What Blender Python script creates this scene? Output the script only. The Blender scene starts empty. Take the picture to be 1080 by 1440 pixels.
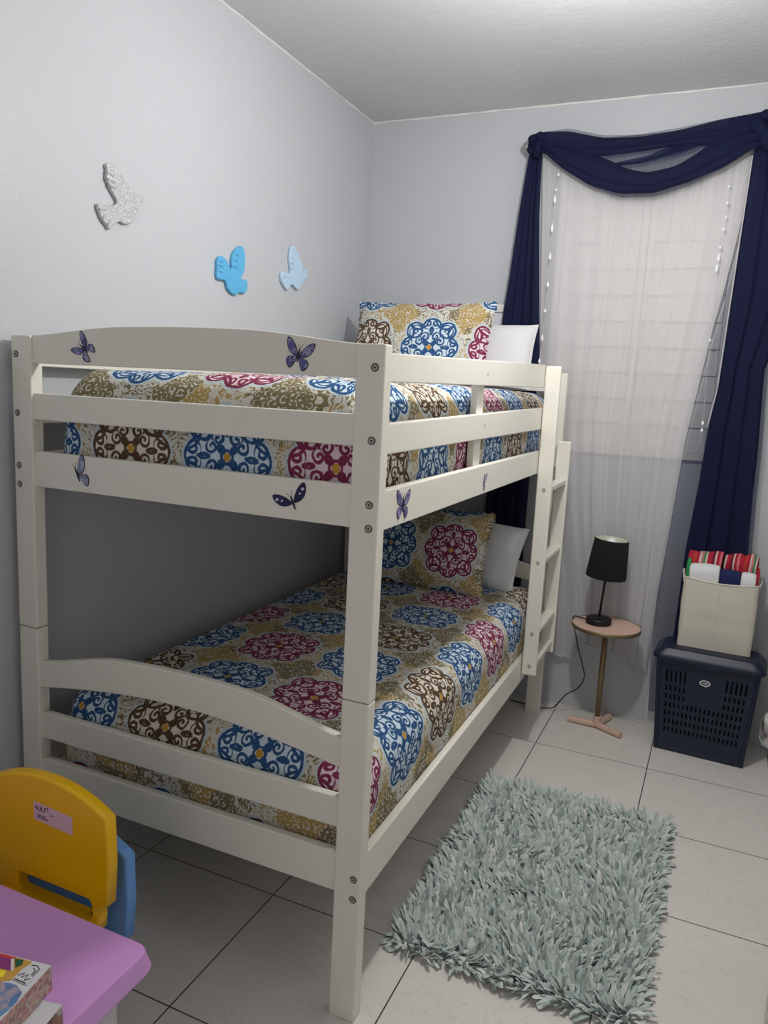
import bpy, bmesh, math, random
from mathutils import Vector, Matrix, noise
random.seed(7)
C = bpy.context.scene.collection
S = bpy.context.scene

# ------------------------------------------------------------------ camera
cam_d = bpy.data.cameras.new('camera'); cam = bpy.data.objects.new('camera', cam_d); C.objects.link(cam)
yaw, pitch, roll = 0.4089, -0.1617, 0.0493
R_ = Vector((0.91328519, 0.40440478, 0.04865125)); U_ = Vector((-0.1091777, 0.12797177, 0.9857502)); F_ = Vector((-0.3924161, 0.90558269, -0.16102671))
cam.matrix_world = Matrix(((R_.x, U_.x, -F_.x, 1.7019), (R_.y, U_.y, -F_.y, -1.4486), (R_.z, U_.z, -F_.z, 1.4898), (0, 0, 0, 1)))
cam_d.sensor_fit = 'VERTICAL'; cam_d.sensor_height = 36.0; cam_d.lens = 1069.96 * 36 / 1440
cam_d.clip_start = 0.02
S.camera = cam

# ------------------------------------------------------------------ world, lamp, exposure
w = bpy.data.worlds.new('world'); S.world = w; w.use_nodes = True
w.node_tree.nodes['Background'].inputs[0].default_value = (0.5, 0.55, 0.65, 1)
w.node_tree.nodes['Background'].inputs[1].default_value = 0.05
ld = bpy.data.lights.new('ceiling_bulb', 'POINT'); ld.energy = 47; ld.shadow_soft_size = 0.045; ld.color = (1.0, 0.985, 0.95)
lo = bpy.data.objects.new('ceiling_bulb', ld); C.objects.link(lo); lo.location = (1.335, 0.62, 2.36)
ad = bpy.data.lights.new('fill_light', 'AREA'); ad.shape = 'RECTANGLE'; ad.size = .8; ad.size_y = 1.7; ad.energy = 3.6; ad.color = (1, .97, .92)  # soft fill added behind the camera to brighten the bed's front faces
ao = bpy.data.objects.new('fill_light', ad); C.objects.link(ao); ao.location = (1.25, -1.93, 1.25); ao.rotation_euler = (math.radians(90), 0, 0)
S.view_settings.view_transform = 'Standard'; S.view_settings.look = 'None'
S.view_settings.gamma = 1; S.view_settings.use_curve_mapping = False
S.view_settings.exposure = 0.0

# ------------------------------------------------------------------ node helpers
def lin(c):
    return tuple(((v / 255) / 12.92 if v / 255 <= .04045 else ((v / 255 + .055) / 1.055) ** 2.4) for v in c) + (1,)
def rgb(*c): return lin(c)

class X:                                     # a scalar expression built out of Math nodes
    def __init__(s, nt, v): s.nt = nt; s.v = v
    def _m(s, op, *a, clamp=False):
        n = s.nt.nodes.new('ShaderNodeMath'); n.operation = op; n.use_clamp = clamp
        for i, q in enumerate((s,) + a):
            q = q.v if isinstance(q, X) else q
            if isinstance(q, (int, float)): n.inputs[i].default_value = q
            else: s.nt.links.new(q, n.inputs[i])
        return X(s.nt, n.outputs[0])
    def __add__(s, o): return s._m('ADD', o)
    def __sub__(s, o): return s._m('SUBTRACT', o)
    def __mul__(s, o): return s._m('MULTIPLY', o)
    def __truediv__(s, o): return s._m('DIVIDE', o)
    def __rsub__(s, o): return (s * -1) + o
    def abs(s): return s._m('ABSOLUTE')
    def floor(s): return s._m('FLOOR')
    def min(s, o): return s._m('MINIMUM', o)
    def max(s, o): return s._m('MAXIMUM', o)
    def lt(s, o): return s._m('LESS_THAN', o)
    def gt(s, o): return s._m('GREATER_THAN', o)
    def mod(s, o): return s._m('FLOORED_MODULO', o)
    def sqrt(s): return s._m('SQRT')
    def edge(s, w, soft):                    # 1 where s < w, soft border
        return ((s * -1 + w) / soft + .5)._m('ADD', 0.0, clamp=True)
def hyp(a, b): return (a * a + b * b).sqrt()

def newmat(name):
    m = bpy.data.materials.new(name); m.use_nodes = True
    nt = m.node_tree; b = nt.nodes['Principled BSDF']
    return m, nt, b
def L(nt, a, b): nt.links.new(a, b)
def texco(nt, kind='Object'): return nt.nodes.new('ShaderNodeTexCoord').outputs[kind]
def nz(nt, vec, scale, detail=3, rough=.5, col=False, dist=0):
    n = nt.nodes.new('ShaderNodeTexNoise'); n.inputs['Scale'].default_value = scale; n.inputs['Detail'].default_value = detail
    n.inputs['Roughness'].default_value = rough; n.inputs['Distortion'].default_value = dist
    if vec is not None: L(nt, vec, n.inputs['Vector'])
    return n.outputs['Color' if col else 'Fac']
def mapping(nt, vec, scale=(1, 1, 1), loc=(0, 0, 0), rot=(0, 0, 0)):
    n = nt.nodes.new('ShaderNodeMapping'); L(nt, vec, n.inputs[0])
    n.inputs['Scale'].default_value = scale; n.inputs['Location'].default_value = loc; n.inputs['Rotation'].default_value = rot
    return n.outputs[0]
def mix(nt, f, a, b):
    n = nt.nodes.new('ShaderNodeMix'); n.data_type = 'RGBA'
    for i, q in ((0, f), (6, a), (7, b)):
        if isinstance(q, X): q = q.v
        if isinstance(q, (tuple, float, int)): n.inputs[i].default_value = q
        else: L(nt, q, n.inputs[i])
    return n.outputs[2]
def bump(nt, h, strength, dist, b):
    n = nt.nodes.new('ShaderNodeBump'); n.inputs['Strength'].default_value = strength; n.inputs['Distance'].default_value = dist
    L(nt, h.v if isinstance(h, X) else h, n.inputs['Height']); L(nt, n.outputs[0], b.inputs['Normal'])
def ramp(nt, f, stops, const=False):
    n = nt.nodes.new('ShaderNodeValToRGB'); L(nt, f, n.inputs[0]); cr = n.color_ramp
    if const: cr.interpolation = 'CONSTANT'
    while len(cr.elements) < len(stops): cr.elements.new(.5)
    for e, (p, c) in zip(cr.elements, stops): e.position = p; e.color = c
    return n.outputs[0]

def mat(name, col, rough=.5, metal=0, var=.04, vs=6, bs=0, bscale=60, bd=.001, spec=.5):
    m, nt, b = newmat(name); o = texco(nt)
    n = nz(nt, o, vs, 3)
    c2 = tuple(v * (1 - var * 2) for v in col[:3]) + (1,)
    L(nt, mix(nt, n, c2, col), b.inputs['Base Color'])
    b.inputs['Roughness'].default_value = rough; b.inputs['Metallic'].default_value = metal
    b.inputs['Specular IOR Level'].default_value = spec
    if bs: bump(nt, nz(nt, o, bscale, 4), bs, bd, b)
    return m

M = {}
def wall_mat(name, col):
    m, nt, b = newmat(name); o = texco(nt)
    n1 = nz(nt, o, 2.2, 4); n2 = nz(nt, o, 14, 6, .65)
    c2 = tuple(v * .93 for v in col[:3]) + (1,)
    L(nt, mix(nt, n1, c2, col), b.inputs['Base Color'])
    b.inputs['Roughness'].default_value = .42; b.inputs['Specular IOR Level'].default_value = .35
    h = X(nt, n2) * .6 + X(nt, nz(nt, o, 55, 4, .6)) * .25
    bump(nt, h, .6, .007, b)
    return m
M['wall'] = wall_mat('painted_plaster', rgb(195, 198, 203))
M['wall_rear'] = wall_mat('painted_plaster_rear', rgb(214, 213, 214))
M['ceiling'] = wall_mat('ceiling_paint', rgb(208, 209, 211))

def floor_mat():
    m, nt, b = newmat('marbled_tile'); o = texco(nt, 'Object')
    sx = nt.nodes.new('ShaderNodeSeparateXYZ'); L(nt, mapping(nt, o, rot=(0, 0, .0055)), sx.inputs[0])
    x = X(nt, sx.outputs[0]); y = X(nt, sx.outputs[1]); t = .4611
    fx = ((x - (1.097 + .0093)) / t + 20); fy = ((y - (1.6996 - .006)) / t + 20)
    gx = (fx - (fx + .5).floor()).abs(); gy = (fy - (fy + .5).floor()).abs()
    g = gx.min(gy); grout = g.edge(.0040, .002)
    vein = (X(nt, nz(nt, mapping(nt, o, (1, 1.6, 1)), 3.2, 7, .62, dist=1.4)) - .5).abs().edge(.006, .012)
    cloud = nz(nt, o, 5, 4)
    base = mix(nt, cloud, rgb(220, 215, 209), rgb(231, 227, 222))
    base = mix(nt, vein * .22, base, rgb(165, 160, 155))
    # every tile a hair different
    L(nt, mix(nt, grout, base, rgb(70, 66, 62)), b.inputs['Base Color'])
    b.inputs['Roughness'].default_value = .33
    bump(nt, 1 - grout, .5, .0015, b)
    return m
M['floor'] = floor_mat()
M['bed'] = mat('cream_white_lacquer', rgb(235, 232, 221), .38, var=.015, vs=3)
M['bolt'] = mat('dull_steel', rgb(176, 172, 162), .4, .1)
M['bolt_dark'] = mat('bolt_recess', rgb(40, 38, 35), .6)
M['white_cloth'] = mat('white_cotton', rgb(225, 226, 228), .9, bs=.4, bscale=220, bd=.001)
M['canvas'] = mat('cream_canvas', rgb(214, 210, 196), .85, bs=.5, bscale=260, bd=.001)
M['pink_wood'] = mat('blush_pink_lacquer', rgb(220, 186, 168), .45, var=.03)
M['brass'] = mat('brushed_brass', rgb(140, 122, 90), .4, .6)
M['black_metal'] = mat('satin_black', rgb(14, 14, 16), .45)
M['black_shade'] = mat('black_linen', rgb(7, 7, 10), .95, bs=.4, bscale=400)
M['shade_lining'] = mat('white_lining', rgb(215, 215, 200), .8)
M['bulb'] = mat('frosted_bulb', rgb(235, 235, 230), .3)
M['navy_plastic'] = mat('navy_plastic', rgb(20, 31, 56), .42, var=.02)
M['navy_dark'] = mat('hamper_inner_shade', rgb(6, 8, 14), .9)  # shade of the hollow hamper, put into the colour
M['badge_white'] = mat('badge_white', rgb(225, 228, 232), .4)
M['yellow'] = mat('yellow_plastic', rgb(246, 190, 8), .3, var=.01)
M['blue_plastic'] = mat('sky_blue_plastic', rgb(108, 162, 230), .3, var=.01)
M['lilac'] = mat('lilac_plastic', rgb(206, 150, 213), .35, var=.01)
M['lilac_leg'] = mat('pale_plastic', rgb(205, 200, 205), .35, var=.01)
M['chrome'] = mat('satin_chrome', rgb(190, 190, 190), .22, 1)
M['sticker'] = mat('pink_white_sticker', rgb(226, 190, 208), .5, var=.01)
M['ink'] = mat('dark_ink', rgb(60, 45, 55), .7)
M['window_white'] = mat('white_enamel', rgb(232, 230, 226), .4, var=.02)
M['bead'] = mat('clear_bright_bead', rgb(250, 250, 252), .08, .0, spec=1)
M['navy_cotton'] = mat('navy_cotton', rgb(24, 32, 84), .9, bs=.5, bscale=200)
M['green_cotton'] = mat('green_cotton', rgb(40, 140, 80), .9)
M['cord'] = mat('black_cord', rgb(10, 10, 10), .5)
M['panel'] = mat('white_panel', rgb(222, 224, 232), .45, var=.02)
M['white_gloss'] = mat('white_gloss_door', rgb(205, 205, 198), .4)

def dove_mat(name, a, b_, glitter=False):
    m, nt, b = newmat(name); o = texco(nt)
    v = nt.nodes.new('ShaderNodeTexVoronoi'); v.inputs['Scale'].default_value = 260 if glitter else 120; L(nt, o, v.inputs['Vector'])
    f = X(nt, v.outputs['Distance']).lt(.33) if glitter else X(nt, nz(nt, o, 90, 4))
    L(nt, mix(nt, f, a, b_), b.inputs['Base Color'])
    b.inputs['Roughness'].default_value = .3 if glitter else .55; b.inputs['Metallic'].default_value = 0
    bump(nt, nz(nt, o, 200, 3), .6, .001, b)
    return m
M['dove_silver'] = dove_mat('silver_glitter', rgb(178, 178, 181), rgb(240, 240, 242), True)
M['dove_blue'] = dove_mat('sky_blue_glitter', rgb(70, 160, 212), rgb(110, 190, 232))
M['dove_pale'] = dove_mat('pale_blue_glitter', rgb(165, 200, 228), rgb(200, 222, 240))

# ---- quilt: lattice of scrolled medallions over gold scroll filler
def quilt_mat(name, off=(0, 0), a=.285, strength=.5):
    m, nt, b = newmat(name)
    uv = texco(nt, 'UV')
    nn = nt.nodes.new('ShaderNodeVectorMath'); nn.operation = 'MULTIPLY_ADD'
    L(nt, nz(nt, uv, 26, 3, .55, col=True), nn.inputs[0]); nn.inputs[1].default_value = (.012, .012, 0); 
    n0 = nt.nodes.new('ShaderNodeVectorMath'); n0.operation = 'ADD'; L(nt, uv, n0.inputs[0]); n0.inputs[1].default_value = (off[0] - .006, off[1] - .006, 0)
    L(nt, n0.outputs[0], nn.inputs[2])
    sx = nt.nodes.new('ShaderNodeSeparateXYZ'); L(nt, nn.outputs[0], sx.inputs[0])
    px = X(nt, sx.outputs[0]) / a; py = X(nt, sx.outputs[1]) / a
    i = (px + .5).floor(); j = (py + .5).floor()
    x = (px - i).abs(); y = (py - j).abs()                 # 0..0.5, mirrored
    p = x.max(y); q = x.min(y)                             # eightfold symmetry
    def circ(cx, cy): return hyp(p - cx, q - cy)
    sd = circ(.262, .0) - .165
    sd = sd.min(circ(.235, .235) - .135).min(hyp(p, q) - .32)        # medallion outline
    inside = sd.lt(0)
    wn = X(nt, nz(nt, uv, 70, 2)) * .018
    lw = wn + .0065
    def ring(cx, cy, r, w=1.0): return ((circ(cx, cy) - r).abs() - lw * w)
    def spiral(A, B, cx, cy, R, turns, ph, w=1.0):       # a curl that winds into its centre
        ax_, ay_ = A - cx, B - cy; rr = hyp(ax_, ay_); th = ay_._m('ARCTAN2', ax_) / 6.28318
        f = ((rr / R * turns - th + ph)._m('FRACT') - .5).abs() * (R / turns)
        return (f - lw * w).max(rr - R)
    d = (sd + .012).abs() - lw * 1.1
    for cx, cy, R, tn, ph in ((.225, .215, .105, 1.5, .1), (.335, .062, .078, 1.4, .55), (.150, .085, .066, 1.3, .3)):
        d = d.min(spiral(p, q, cx, cy, R, tn, ph, .95))
    # leaves and a bracket between the curls
    leaf = (circ(.235, .10) - .105).max(circ(.235, -.085) - .105)
    d = d.min(leaf.abs() - lw * .8).min(leaf + .014)
    leaf2 = (circ(.075, .045) - .06).max(circ(.045, .075) - .06)
    d = d.min(leaf2)
    d = d.min(ring(.05, .27, .145, 1.3).max(p * -1 + .09)).min(ring(.0, .0, .055, .9)).min(ring(.40, .20, .14, 1.0))
    med_line = d.edge(0, .006)
    # colours by cell
    k = (i + j).mod(4)
    isblue = k.mod(2).lt(.5); isbrown = (k - 1).abs().lt(.5)
    tone = X(nt, nz(nt, uv, 120, 2))
    blue = mix(nt, tone, rgb(28, 60, 108), rgb(60, 104, 152)); brown = mix(nt, tone, rgb(58, 44, 38), rgb(112, 88, 62)); mar = mix(nt, tone, rgb(98, 28, 58), rgb(150, 62, 92))
    lc = mix(nt, isblue, mix(nt, isbrown, mar, brown), blue)
    gc = mix(nt, isblue, mix(nt, isbrown, rgb(226, 206, 216), rgb(226, 218, 206)), rgb(206, 222, 234))
    medal = mix(nt, med_line, gc, lc)
    # gold star at the heart
    medal = mix(nt, hyp(p, q).edge(.035, .01), medal, rgb(196, 150, 60))
    # filler: olive and gold scrolls, one looser medallion between every four
    fx = (px - px.floor() - .5).abs(); fy = (py - py.floor() - .5).abs(); P2 = fx.max(fy); Q2 = fx.min(fy)
    def c2(cx, cy): return hyp(P2 - cx, Q2 - cy)
    fd = c2(0, 0) - .022
    for cx, cy, R, tn, ph in ((.085, .035, .062, 1.3, .2), (.165, .045, .055, 1.3, .6), (.13, .125, .055, 1.2, .1), (.245, .03, .045, 1.2, .4)):
        fd = fd.min(spiral(P2, Q2, cx, cy, R, tn, ph, .9))
    sw = X(nt, nz(nt, uv, 24, 2, .5, dist=1.2))
    fl = ((sw * 5.5)._m('FRACT') - .5).abs().edge(.15, .05)
    fl = fl.max(fd.edge(0, .006))
    gsel = X(nt, nz(nt, uv, 5, 2))
    gold = mix(nt, gsel.gt(.50), rgb(174, 148, 90), rgb(128, 117, 86))
    fill = mix(nt, fl, rgb(208, 206, 198), gold)
    halo = mix(nt, sd.lt(.024), fill, rgb(190, 202, 208))
    col = mix(nt, inside, halo, medal)
    L(nt, col, b.inputs['Base Color'])
    b.inputs['Roughness'].default_value = .88; b.inputs['Specular IOR Level'].default_value = .2
    h = X(nt, nz(nt, mapping(nt, uv, (34, 75, 1)), 1, 3, .6)) * .8 + X(nt, nz(nt, uv, 9, 3)) * .8
    bump(nt, h, strength, .012, b)
    return m
M['quilt_up'] = quilt_mat('damask_quilt_upper', (.126, .24), .29)
M['quilt_low'] = quilt_mat('damask_quilt_lower', (.29, -.209), .29)
M['sham_up'] = quilt_mat('damask_sham_upper', (.215, -.13), .31)
M['sham_low'] = quilt_mat('damask_sham_lower', (.35, -.19), .28)

def cloth_mat(name, col, opacity, foldvar=.0, transl=.35, rough=.9, uvs=60):
    m, nt, b = newmat(name); out = nt.nodes['Material Output']
    b.inputs['Base Color'].default_value = col; b.inputs['Roughness'].default_value = rough; b.inputs['Specular IOR Level'].default_value = .15
    tr = nt.nodes.new('ShaderNodeBsdfTranslucent'); tr.inputs[0].default_value = col
    tp = nt.nodes.new('ShaderNodeBsdfTransparent'); tp.inputs[0].default_value = (1, 1, 1, 1)
    m1 = nt.nodes.new('ShaderNodeMixShader'); m1.inputs[0].default_value = transl
    L(nt, b.outputs[0], m1.inputs[1]); L(nt, tr.outputs[0], m1.inputs[2])
    m2 = nt.nodes.new('ShaderNodeMixShader')
    uv = texco(nt, 'UV')
    n = X(nt, nz(nt, mapping(nt, uv, (uvs, .35, 1)), 1, 3, .6))
    f = ((n - .5) * foldvar + opacity)._m('ADD', 0.0, clamp=True)
    L(nt, f.v, m2.inputs[0]); L(nt, tp.outputs[0], m2.inputs[1]); L(nt, m1.outputs[0], m2.inputs[2])
    L(nt, m2.outputs[0], out.inputs[0])
    return m
M['sheer'] = cloth_mat('white_voile', rgb(228, 227, 230), .68, .5, .3, uvs=30)
M['navy_fabric'] = cloth_mat('navy_voile_dense', rgb(24, 29, 58), .97, .06, .05)
M['navy_single'] = cloth_mat('navy_voile_single', rgb(62, 72, 104), .50, .15, .3)

def stripe_mat(name, scale, offs=0):
    m, nt, b = newmat(name); uv = texco(nt, 'UV')
    sx = nt.nodes.new('ShaderNodeSeparateXYZ'); L(nt, uv, sx.inputs[0])
    f = ((X(nt, sx.outputs[0]) + X(nt, nz(nt, uv, 12, 2)) * .01) * scale + offs)._m('FRACT')
    r, dk, wh, gr, pk, og = rgb(168, 26, 50), rgb(104, 20, 50), rgb(205, 186, 180), rgb(62, 128, 82), rgb(206, 110, 122), rgb(180, 56, 44)
    c = ramp(nt, f.v, [(0, r), (.16, og), (.26, r), (.34, wh), (.40, pk), (.46, gr), (.53, wh), (.58, r), (.72, dk), (.80, wh), (.85, r), (.93, pk)], True)
    L(nt, c, b.inputs['Base Color']); b.inputs['Roughness'].default_value = .95
    bump(nt, nz(nt, uv, 500, 2), .5, .001, b)
    return m
M['stripe'] = stripe_mat('striped_terry', 7.5)
M['stripe2'] = stripe_mat('striped_terry_second', 8.5, .45)

def rug_mat():
    m, nt, b = newmat('shag_strips'); g = nt.nodes.new('ShaderNodeNewGeometry')
    r = g.outputs['Random Per Island']
    L(nt, ramp(nt, r, [(0, rgb(172, 187, 182)), (.5, rgb(198, 209, 205)), (.93, rgb(210, 218, 214)), (1, rgb(232, 230, 222))]), b.inputs['Base Color'])
    b.inputs['Roughness'].default_value = .85; b.inputs['Specular IOR Level'].default_value = .2
    return m
M['shag'] = rug_mat()
M['rug_back'] = mat('rug_backing', rgb(120, 132, 130), .9)

def print_mat(name, cols, scale=30):
    m, nt, b = newmat(name); o = texco(nt)
    v = nt.nodes.new('ShaderNodeTexVoronoi'); v.inputs['Scale'].default_value = scale; L(nt, mapping(nt, o, rot=(.3, .5, .2)), v.inputs['Vector'])
    n = X(nt, nz(nt, o, scale * 1.6, 4, .7))
    f = (X(nt, v.outputs['Color']) * .6 + n * .5)
    st = [(k / len(cols), c) for k, c in enumerate(cols)]
    L(nt, ramp(nt, f.v, st), b.inputs['Base Color']); b.inputs['Roughness'].default_value = .35
    return m
M['print_side'] = print_mat('collage_print', [rgb(120, 160, 190), rgb(90, 90, 120), rgb(190, 110, 130), rgb(190, 170, 150), rgb(140, 90, 90), rgb(205, 205, 210)], 130)
M['print_side2'] = print_mat('collage_print_brown', [rgb(205, 195, 185), rgb(150, 100, 75), rgb(60, 40, 35), rgb(215, 205, 195)], 40)
M['print_blue'] = print_mat('blue_print', [rgb(130, 170, 205), rgb(110, 155, 195), rgb(70, 110, 160), rgb(200, 165, 150)], 45)
M['card_white'] = mat('card_white', rgb(205, 205, 210), .35)
M['card_gold'] = mat('card_gold', rgb(196, 150, 62), .35, var=.12, vs=40)
M['card_red'] = mat('card_red', rgb(205, 50, 48), .35, var=.05)
M['card_purple'] = mat('card_purple', rgb(140, 45, 120), .35, var=.15, vs=60)
M['card_yellow'] = mat('card_yellow', rgb(238, 215, 30), .35)
M['card_green'] = mat('card_green', rgb(25, 80, 45), .35)

def wing_mat(name, a, b_, dots):
    m, nt, b = newmat(name); uv = texco(nt, 'Object')
    v = nt.nodes.new('ShaderNodeTexVoronoi'); v.inputs['Scale'].default_value = dots; L(nt, uv, v.inputs['Vector'])
    d = X(nt, v.outputs['Distance']).lt(.32)
    n = X(nt, nz(nt, uv, 55, 2)).gt(.5)
    c = mix(nt, n, a, b_); c = mix(nt, d, c, rgb(34, 28, 66))
    L(nt, c, b.inputs['Base Color']); b.inputs['Roughness'].default_value = .5
    return m
M['wing_violet'] = wing_mat('violet_wing', rgb(150, 150, 188), rgb(96, 92, 150), 170)
M['wing_blue'] = wing_mat('grey_blue_wing', rgb(170, 176, 200), rgb(134, 142, 178), 190)
M['wing_dark'] = wing_mat('ink_blue_wing', rgb(38, 40, 92), rgb(28, 28, 70), 100)
M['wing_edge'] = mat('wing_edge', rgb(32, 26, 60), .6)
M['wing_spot'] = mat('wing_spot', rgb(200, 204, 225), .6)

# ------------------------------------------------------------------ object helpers
def tagp(o, label=None, cat=None, group=None, kind=None):
    if label: o['label'] = label
    if cat: o['category'] = cat
    if group: o['group'] = group
    if kind: o['kind'] = kind
    return o
def empty(name, loc, rz, label, cat, group=None):
    o = bpy.data.objects.new(name, None); C.objects.link(o); o.location = loc; o.rotation_euler = (0, 0, rz)
    o.empty_display_size = .05
    return tagp(o, label, cat, group)
def world(o):
    m = Matrix.LocRotScale(o.location, o.rotation_euler, o.scale)
    return world(o.parent) @ m if o.parent else m
def link(name, bm, material, parent=None, origin=None, smooth=False, mods=None):
    """bm holds world coordinates; the mesh is re-based on its parent (or on origin)"""
    if parent is not None: bm.transform(world(parent).inverted())
    elif origin is not None: bm.transform(Matrix.Translation(-Vector(origin)))
    me = bpy.data.meshes.new(name); bm.to_mesh(me); bm.free()
    for q in (material if isinstance(material, (list, tuple)) else [material]): me.materials.append(q)
    if smooth:
        for f in me.polygons: f.use_smooth = True
    o = bpy.data.objects.new(name, me); C.objects.link(o)
    if parent is not None: o.parent = parent
    elif origin is not None: o.location = origin
    return o
def add_box(bm, x0, x1, y0, y1, z0, z1, bev=.0, seg=2, rot=None):
    b2 = bmesh.new(); bmesh.ops.create_cube(b2, size=1)
    b2.transform(Matrix.Translation(((x0 + x1) / 2, (y0 + y1) / 2, (z0 + z1) / 2)) @ Matrix.Diagonal((x1 - x0, y1 - y0, z1 - z0, 1)))
    if bev: bmesh.ops.bevel(b2, geom=b2.edges[:], offset=bev, segments=seg, affect='EDGES', profile=.5)
    if rot is not None: b2.transform(rot)
    merge(bm, b2); return bm
def merge(bm, b2):
    me = bpy.data.meshes.new('t'); b2.to_mesh(me); b2.free(); bm.from_mesh(me); bpy.data.meshes.remove(me)
def box(*a, **k): return add_box(bmesh.new(), *a, **k)
def lathe(profile, c, n=48, cap=True, bm=None, axis=None):
    bm = bm or bmesh.new(); rings = []
    for r, z in profile:
        rings.append([bm.verts.new((c[0] + r * math.cos(2 * math.pi * k / n), c[1] + r * math.sin(2 * math.pi * k / n), z)) for k in range(n)])
    for a, b in zip(rings, rings[1:]):
        for k in range(n): bm.faces.new((a[k], a[(k + 1) % n], b[(k + 1) % n], b[k]))
    if cap: bm.faces.new(rings[0][::-1]); bm.faces.new(rings[-1])
    bmesh.ops.recalc_face_normals(bm, faces=bm.faces[:])
    return bm
def tube(pts, r, n=10, bm=None):
    bm = bm or bmesh.new(); pts = [Vector(p) for p in pts]; rings = []
    for i, p in enumerate(pts):
        t = (pts[min(i + 1, len(pts) - 1)] - pts[max(i - 1, 0)]).normalized()
        a = t.cross(Vector((0, 0, 1)));
        if a.length < .1: a = t.cross(Vector((0, 1, 0)))
        a.normalize(); b = t.cross(a)
        rr = r[i] if isinstance(r, (list, tuple)) else r
        rings.append([bm.verts.new(p + (a * math.cos(2 * math.pi * k / n) + b * math.sin(2 * math.pi * k / n)) * rr) for k in range(n)])
    for a, b in zip(rings, rings[1:]):
        for k in range(n): bm.faces.new((a[k], a[(k + 1) % n], b[(k + 1) % n], b[k]))
    bm.faces.new(rings[0][::-1]); bm.faces.new(rings[-1])
    bmesh.ops.recalc_face_normals(bm, faces=bm.faces[:])
    return bm
def spline(pts, n=8):
    """Catmull-Rom through the points"""
    pts = [Vector(p) for p in pts]; P = [pts[0] * 2 - pts[1]] + pts + [pts[-1] * 2 - pts[-2]]; out = []
    for i in range(1, len(P) - 2):
        for k in range(n):
            t = k / n; a, b, c, d = P[i - 1], P[i], P[i + 1], P[i + 2]
            out.append(.5 * ((2 * b) + (c - a) * t + (2 * a - 5 * b + 4 * c - d) * t * t + (3 * b - a - 3 * c + d) * t ** 3))
    out.append(pts[-1]); return out
def outline(loops, depth, bevel, O, ax, ay, closed_smooth=False, res=2):
    """flat shape (first loop outer, others holes) drawn in the plane O + u*ax + v*ay, thick by depth"""
    cu = bpy.data.curves.new('t', 'CURVE'); cu.dimensions = '2D'; cu.fill_mode = 'BOTH'
    cu.extrude = max(depth / 2 - bevel, 0); cu.bevel_depth = bevel; cu.bevel_resolution = res; cu.offset = -bevel
    for lp in loops:
        sp = cu.splines.new('POLY'); sp.points.add(len(lp) - 1)
        for p, q in zip(sp.points, lp): p.co = (q[0], q[1], 0, 1)
        sp.use_cyclic_u = True
    ob = bpy.data.objects.new('t', cu); C.objects.link(ob)
    dg = bpy.context.evaluated_depsgraph_get(); me = bpy.data.meshes.new_from_object(ob.evaluated_get(dg))
    bm = bmesh.new(); bm.from_mesh(me); bpy.data.meshes.remove(me)
    bpy.data.objects.remove(ob); bpy.data.curves.remove(cu)
    ax = Vector(ax).normalized(); ay = Vector(ay).normalized(); az = ax.cross(ay); O = Vector(O)
    m = Matrix(((ax.x, ay.x, az.x, O.x), (ax.y, ay.y, az.y, O.y), (ax.z, ay.z, az.z, O.z), (0, 0, 0, 1)))
    bmesh.ops.remove_doubles(bm, verts=bm.verts[:], dist=1e-6)
    bm.transform(m); return bm
def smooth_loop(pts, n=6):
    P = [Vector((p[0], p[1], 0)) for p in pts]; N = len(P); out = []
    for i in range(N):
        a, b, c, d = P[i - 1], P[i], P[(i + 1) % N], P[(i + 2) % N]
        for k in range(n):
            t = k / n; v = .5 * ((2 * b) + (c - a) * t + (2 * a - 5 * b + 4 * c - d) * t * t + (3 * b - a - 3 * c + d) * t ** 3)
            out.append((v.x, v.y))
    return out
def grid_uv(nu, nv, fn, uvf, bm=None):
    bm = bm or bmesh.new(); uvl = bm.loops.layers.uv.verify()
    V = [[bm.verts.new(fn(i / nu, j / nv)) for j in range(nv + 1)] for i in range(nu + 1)]
    for i in range(nu):
        for j in range(nv):
            f = bm.faces.new((V[i][j], V[i + 1][j], V[i + 1][j + 1], V[i][j + 1]))
            for lp, (a, b) in zip(f.loops, ((i, j), (i + 1, j), (i + 1, j + 1), (i, j + 1))): lp[uvl].uv = uvf(a / nu, b / nv)
            f.smooth = True
    return bm
def interp(pts, z):
    pts = sorted(pts)
    if z <= pts[0][0]: return pts[0][1]
    for (a, va), (b, vb) in zip(pts, pts[1:]):
        if z <= b: return va + (vb - va) * (z - a) / (b - a)
    return pts[-1][1]

# ------------------------------------------------------------------ the room
XL, XR, YN, YB, ZC = -.022, 2.07, -1.95, 2.165, 2.772
def struct(name, bm, m, origin=(0, 0, 0)): return tagp(link(name, bm, m, origin=origin), kind='structure')
struct('floor', box(XL - .1, XR + .1, YN - .1, YB + .1, -.08, 0), M['floor'])
struct('ceiling', box(XL - .1, XR + .1, YN - .1, YB + .1, ZC, ZC + .08), M['ceiling'])
struct('wall_left', box(XL - .1, XL, YN - .1, YB + .1, 0, ZC), M['wall'])
struct('wall_back', box(XL, XR, YB, YB + .1, 0, ZC), M['wall'])
struct('wall_right', box(XR, XR + .1, YN - .1, YB + .1, 0, ZC), M['wall_rear'])
struct('wall_front', box(XL, XR, YN - .1, YN, 0, ZC), M['wall_rear'])
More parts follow.
